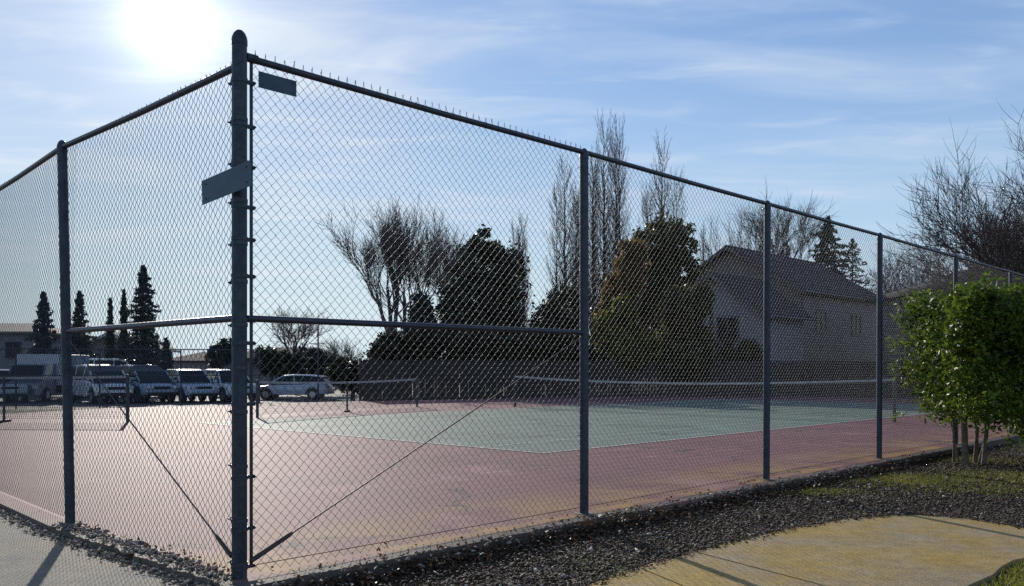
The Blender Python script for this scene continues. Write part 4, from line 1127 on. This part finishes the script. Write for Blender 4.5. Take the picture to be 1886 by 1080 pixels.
for wx in (-2.1, 2.2):
    for s in (-1, 1):
        if wh is None:
            t_ = MB(); t_.tube([(0, -.12, 0), (0, -.1, 0), (0, .1, 0), (0, .12, 0)], [.36, .4, .4, .36], 20); wh = t_.build('wheel', M['tyre'], bt, smooth=True); o = wh
            ro = MB().tube([(0, -.125, 0), (0, .125, 0)], .22, 14).build('rim', M['rim'], wh)
        else:
            o = wh.copy(); C.objects.link(o); c_ = ro.copy(); C.objects.link(c_); c_.parent = o
        o.location = (wx, s * .95, .4)

# ------------------------------------------------------------------ mulch, litter, grass
def inside(P, poly_):
    x, y = P[:, 0], P[:, 1]; c = np.zeros(len(P), bool); n = len(poly_)
    for i in range(n):
        x1, y1 = poly_[i][0], poly_[i][1]; x2, y2 = poly_[i - 1][0], poly_[i - 1][1]
        t = ((y1 > y) != (y2 > y)) & (x < (x2 - x1) * (y - y1) / (y2 - y1 + 1e-12) + x1); c ^= t
    return c
def chips(P, sz, flat=.45):
    """irregular six-sided chips: squashed random octahedra"""
    n = len(P); base = np.array([(1, 0, 0), (0, 1, 0), (-1, 0, 0), (0, -1, 0), (0, 0, 1), (0, 0, -1)], float)
    s = sz * rng.lognormal(0, .4, (n, 1, 1)); Vv = base[None] * np.array([1.35, .8, flat]) * (1 + rng.uniform(-.3, .3, (n, 6, 3))) * s
    a = rng.uniform(0, 2 * math.pi, n); ca, sa = np.cos(a), np.sin(a); t = rng.normal(0, .35, n); ct, st_ = np.cos(t), np.sin(t)
    x, y, z = Vv[..., 0], Vv[..., 1], Vv[..., 2]
    x, z = x * ct[:, None] - z * st_[:, None], x * st_[:, None] + z * ct[:, None]
    X = x * ca[:, None] - y * sa[:, None]; Y = x * sa[:, None] + y * ca[:, None]
    Vv = np.stack([X, Y, z], -1) + P[:, None]
    f = np.array([(0, 1, 4), (1, 2, 4), (2, 3, 4), (3, 0, 4), (1, 0, 5), (2, 1, 5), (3, 2, 5), (0, 3, 5)])
    return Vv.reshape(-1, 3), (np.arange(n)[:, None, None] * 6 + f[None]).reshape(-1, 3)
def along(a, b, n, sx, z, out=None):
    t = rng.uniform(size=n); d = (b - a); w_ = Vector((-d.y, d.x, 0)).normalized()
    o = rng.normal(0, sx, n)
    return np.stack([a.x + d.x * t + w_.x * o, a.y + d.y * t + w_.y * o, z + rng.uniform(.0, .012, n)], 1)
topw = [interp(top, i / 60) for i in range(61)]
strip = [p0 + Rd * 15.5 - Ld * .02, p0 - Ld * .02, p0 + Vector((-.4, -.9, 0))] + [Vector(p) for p in topw] + [Vector((14, 9, 0))]
strip_xy = [(p.x, p.y) for p in strip]
lo_ = np.array([-2.6, 4.2]); hi_ = np.array([12, 17.5])
cand = rng.uniform(lo_, hi_, (360000, 2))
dist = np.hypot(cand[:, 0], cand[:, 1])
cand = cand[inside(cand, strip_xy) & (rng.uniform(size=len(cand)) < np.clip(9 / dist, .25, 1))]
# keep chips out of the mossy patches
moss = (np.sin(cand[:, 0] * 1.9 + 1.1) * np.cos(cand[:, 1] * 1.3) + rng.normal(0, .3, len(cand))) > .55
P = np.concatenate([cand, -.105 + rng.uniform(-.01, .02, (len(cand), 1))], 1)
Pc = P
bank = along(p0 - Ld * .03, p0 - Ld * .03 + Rd * 14, 9000, .05, 0)
bank[:, 2] = -.10 + rng.uniform(0, 1, len(bank)) ** 2 * .075
Vb, Fb = chips(bank, .012)
V, FS = chips(Pc, .0105)
FS = np.concatenate([FS, Fb + len(V)]); V = np.concatenate([V, Vb])
ed = []
for a_, b_ in zip(topw[:-1], topw[1:]): ed.append(along(a_, b_, 45, .045, zt + .003))
ed = np.concatenate(ed); Vb, Fb = chips(ed, .008)
FS = np.concatenate([FS, Fb + len(V)]); V = np.concatenate([V, Vb])
link('bark_mulch', npmesh('bark_mulch', V, FS, M['chip']), kind='stuff', label='dark bark mulch strip between court kerb and footpath')
print('chips', len(Pc))
# moss / short grass tufts on the strip
def blades(P, h, w_):
    n = len(P); a = rng.uniform(0, 2 * math.pi, n); dx = np.stack([np.cos(a), np.sin(a), np.zeros(n)], 1) * w_
    ln = rng.normal(0, .5, (n, 3)); ln[:, 2] = 1; hh = h * rng.uniform(.5, 1.3, (n, 1))
    V = np.stack([P - dx, P + dx, P + ln * hh], 1).reshape(-1, 3)
    return V, np.arange(n * 3).reshape(-1, 3)
gp = []
for (px, py, rx, ry, n) in [(1700, 888, .7, .5, 9000), (1475, 908, .5, .22, 5000), (1860, 880, .8, .6, 5000), (1760, 848, .6, .5, 3600), (1830, 905, .9, .35, 1800), (1560, 890, .4, .25, 900)]:
    c = gnd(px, py, -.12); q = rng.normal(0, 1, (n, 2)) * np.array([rx, ry]) * .6 + np.array([c.x, c.y])
    gp.append(q[inside(q, strip_xy)])
gp = np.concatenate(gp); V, FS = blades(np.concatenate([gp, np.full((len(gp), 1), -.115)], 1), .032, .006)
link('mossy_grass', npmesh('mossy_grass', V, FS, M['grass']), kind='stuff', label='patches of short yellow green moss and grass in the mulch')
# grass corner inside the bend of the footpath
c = gnd(1905, 1075, -.12)
botw = [interp(bot, i / 40) for i in range(41)]
isl = [(p.x, p.y) for p in botw[20:]] + [(8, 4), (4.0, 3.5)]
q = rng.uniform((2.6, 4), (7, 7), (60000, 2)); q = q[inside(q - np.array([.02, -.02]), isl)][:20000]
V, FS = blades(np.concatenate([q, np.full((len(q), 1), -.12)], 1), .04, .006)
link('grass_verge', npmesh('grass_verge', V, FS, M['grass']), kind='stuff', label='rough grass at the bottom right corner inside the footpath bend')

# fallen leaves and crumbs along both fence feet
L = [along(LP0 - Rd * .25, LP1 - Rd * .25, 1300, .075, -.09), along(LP1 - Rd * .22, LP1 + d2 * 3 + n2 * .2, 700, .06, -.09), along(LP0, LP1, 240, .05, .004),
     along(LP0 - Ld * .25, LP0 - Ld * .25 + Rd * 12, 500, .09, .004), along(LP0 + Rd * 2.9 - Ld * .3, LP0 + Rd * 4.1 - Ld * .38, 420, .12, .0), along(LP0 - Ld * .42, LP0 - Ld * .42 + Rd * 10, 1100, .10, -.055), along(LP0 + Rd * .2 - Ld * .1, LP0 + Rd * 7 - Ld * .1, 220, .16, .004)]
V, FS = leaves(np.concatenate(L)[::2], .016, .6, up=0)
link('fallen_leaves', npmesh('fallen_leaves', V, FS, M['dead']), kind='stuff', label='brown dead leaves gathered along the fence foot')
M['crumb'] = mat('crumb', (.30, .26, .22), .8, col2=(.12, .095, .075), scale=30)
L = [along(LP0 - Rd * .20, LP1 - Rd * .20, 520, .045, -.04), along(LP0 - Rd * .06, LP1 - Rd * .06, 700, .05, .004), along(LP1 - Rd * .2, LP1 + d2 * 3 + n2 * .2, 450, .05, -.04), along(LP0 - Ld * .28, LP0 - Ld * .28 + Rd * 9, 420, .05, .006)]
V, FS = chips(np.concatenate(L), .011, .6)
link('rubble_crumbs', npmesh('rubble_crumbs', V, FS, M['crumb']), kind='stuff', label='pale crumbled concrete bits along the court edge')
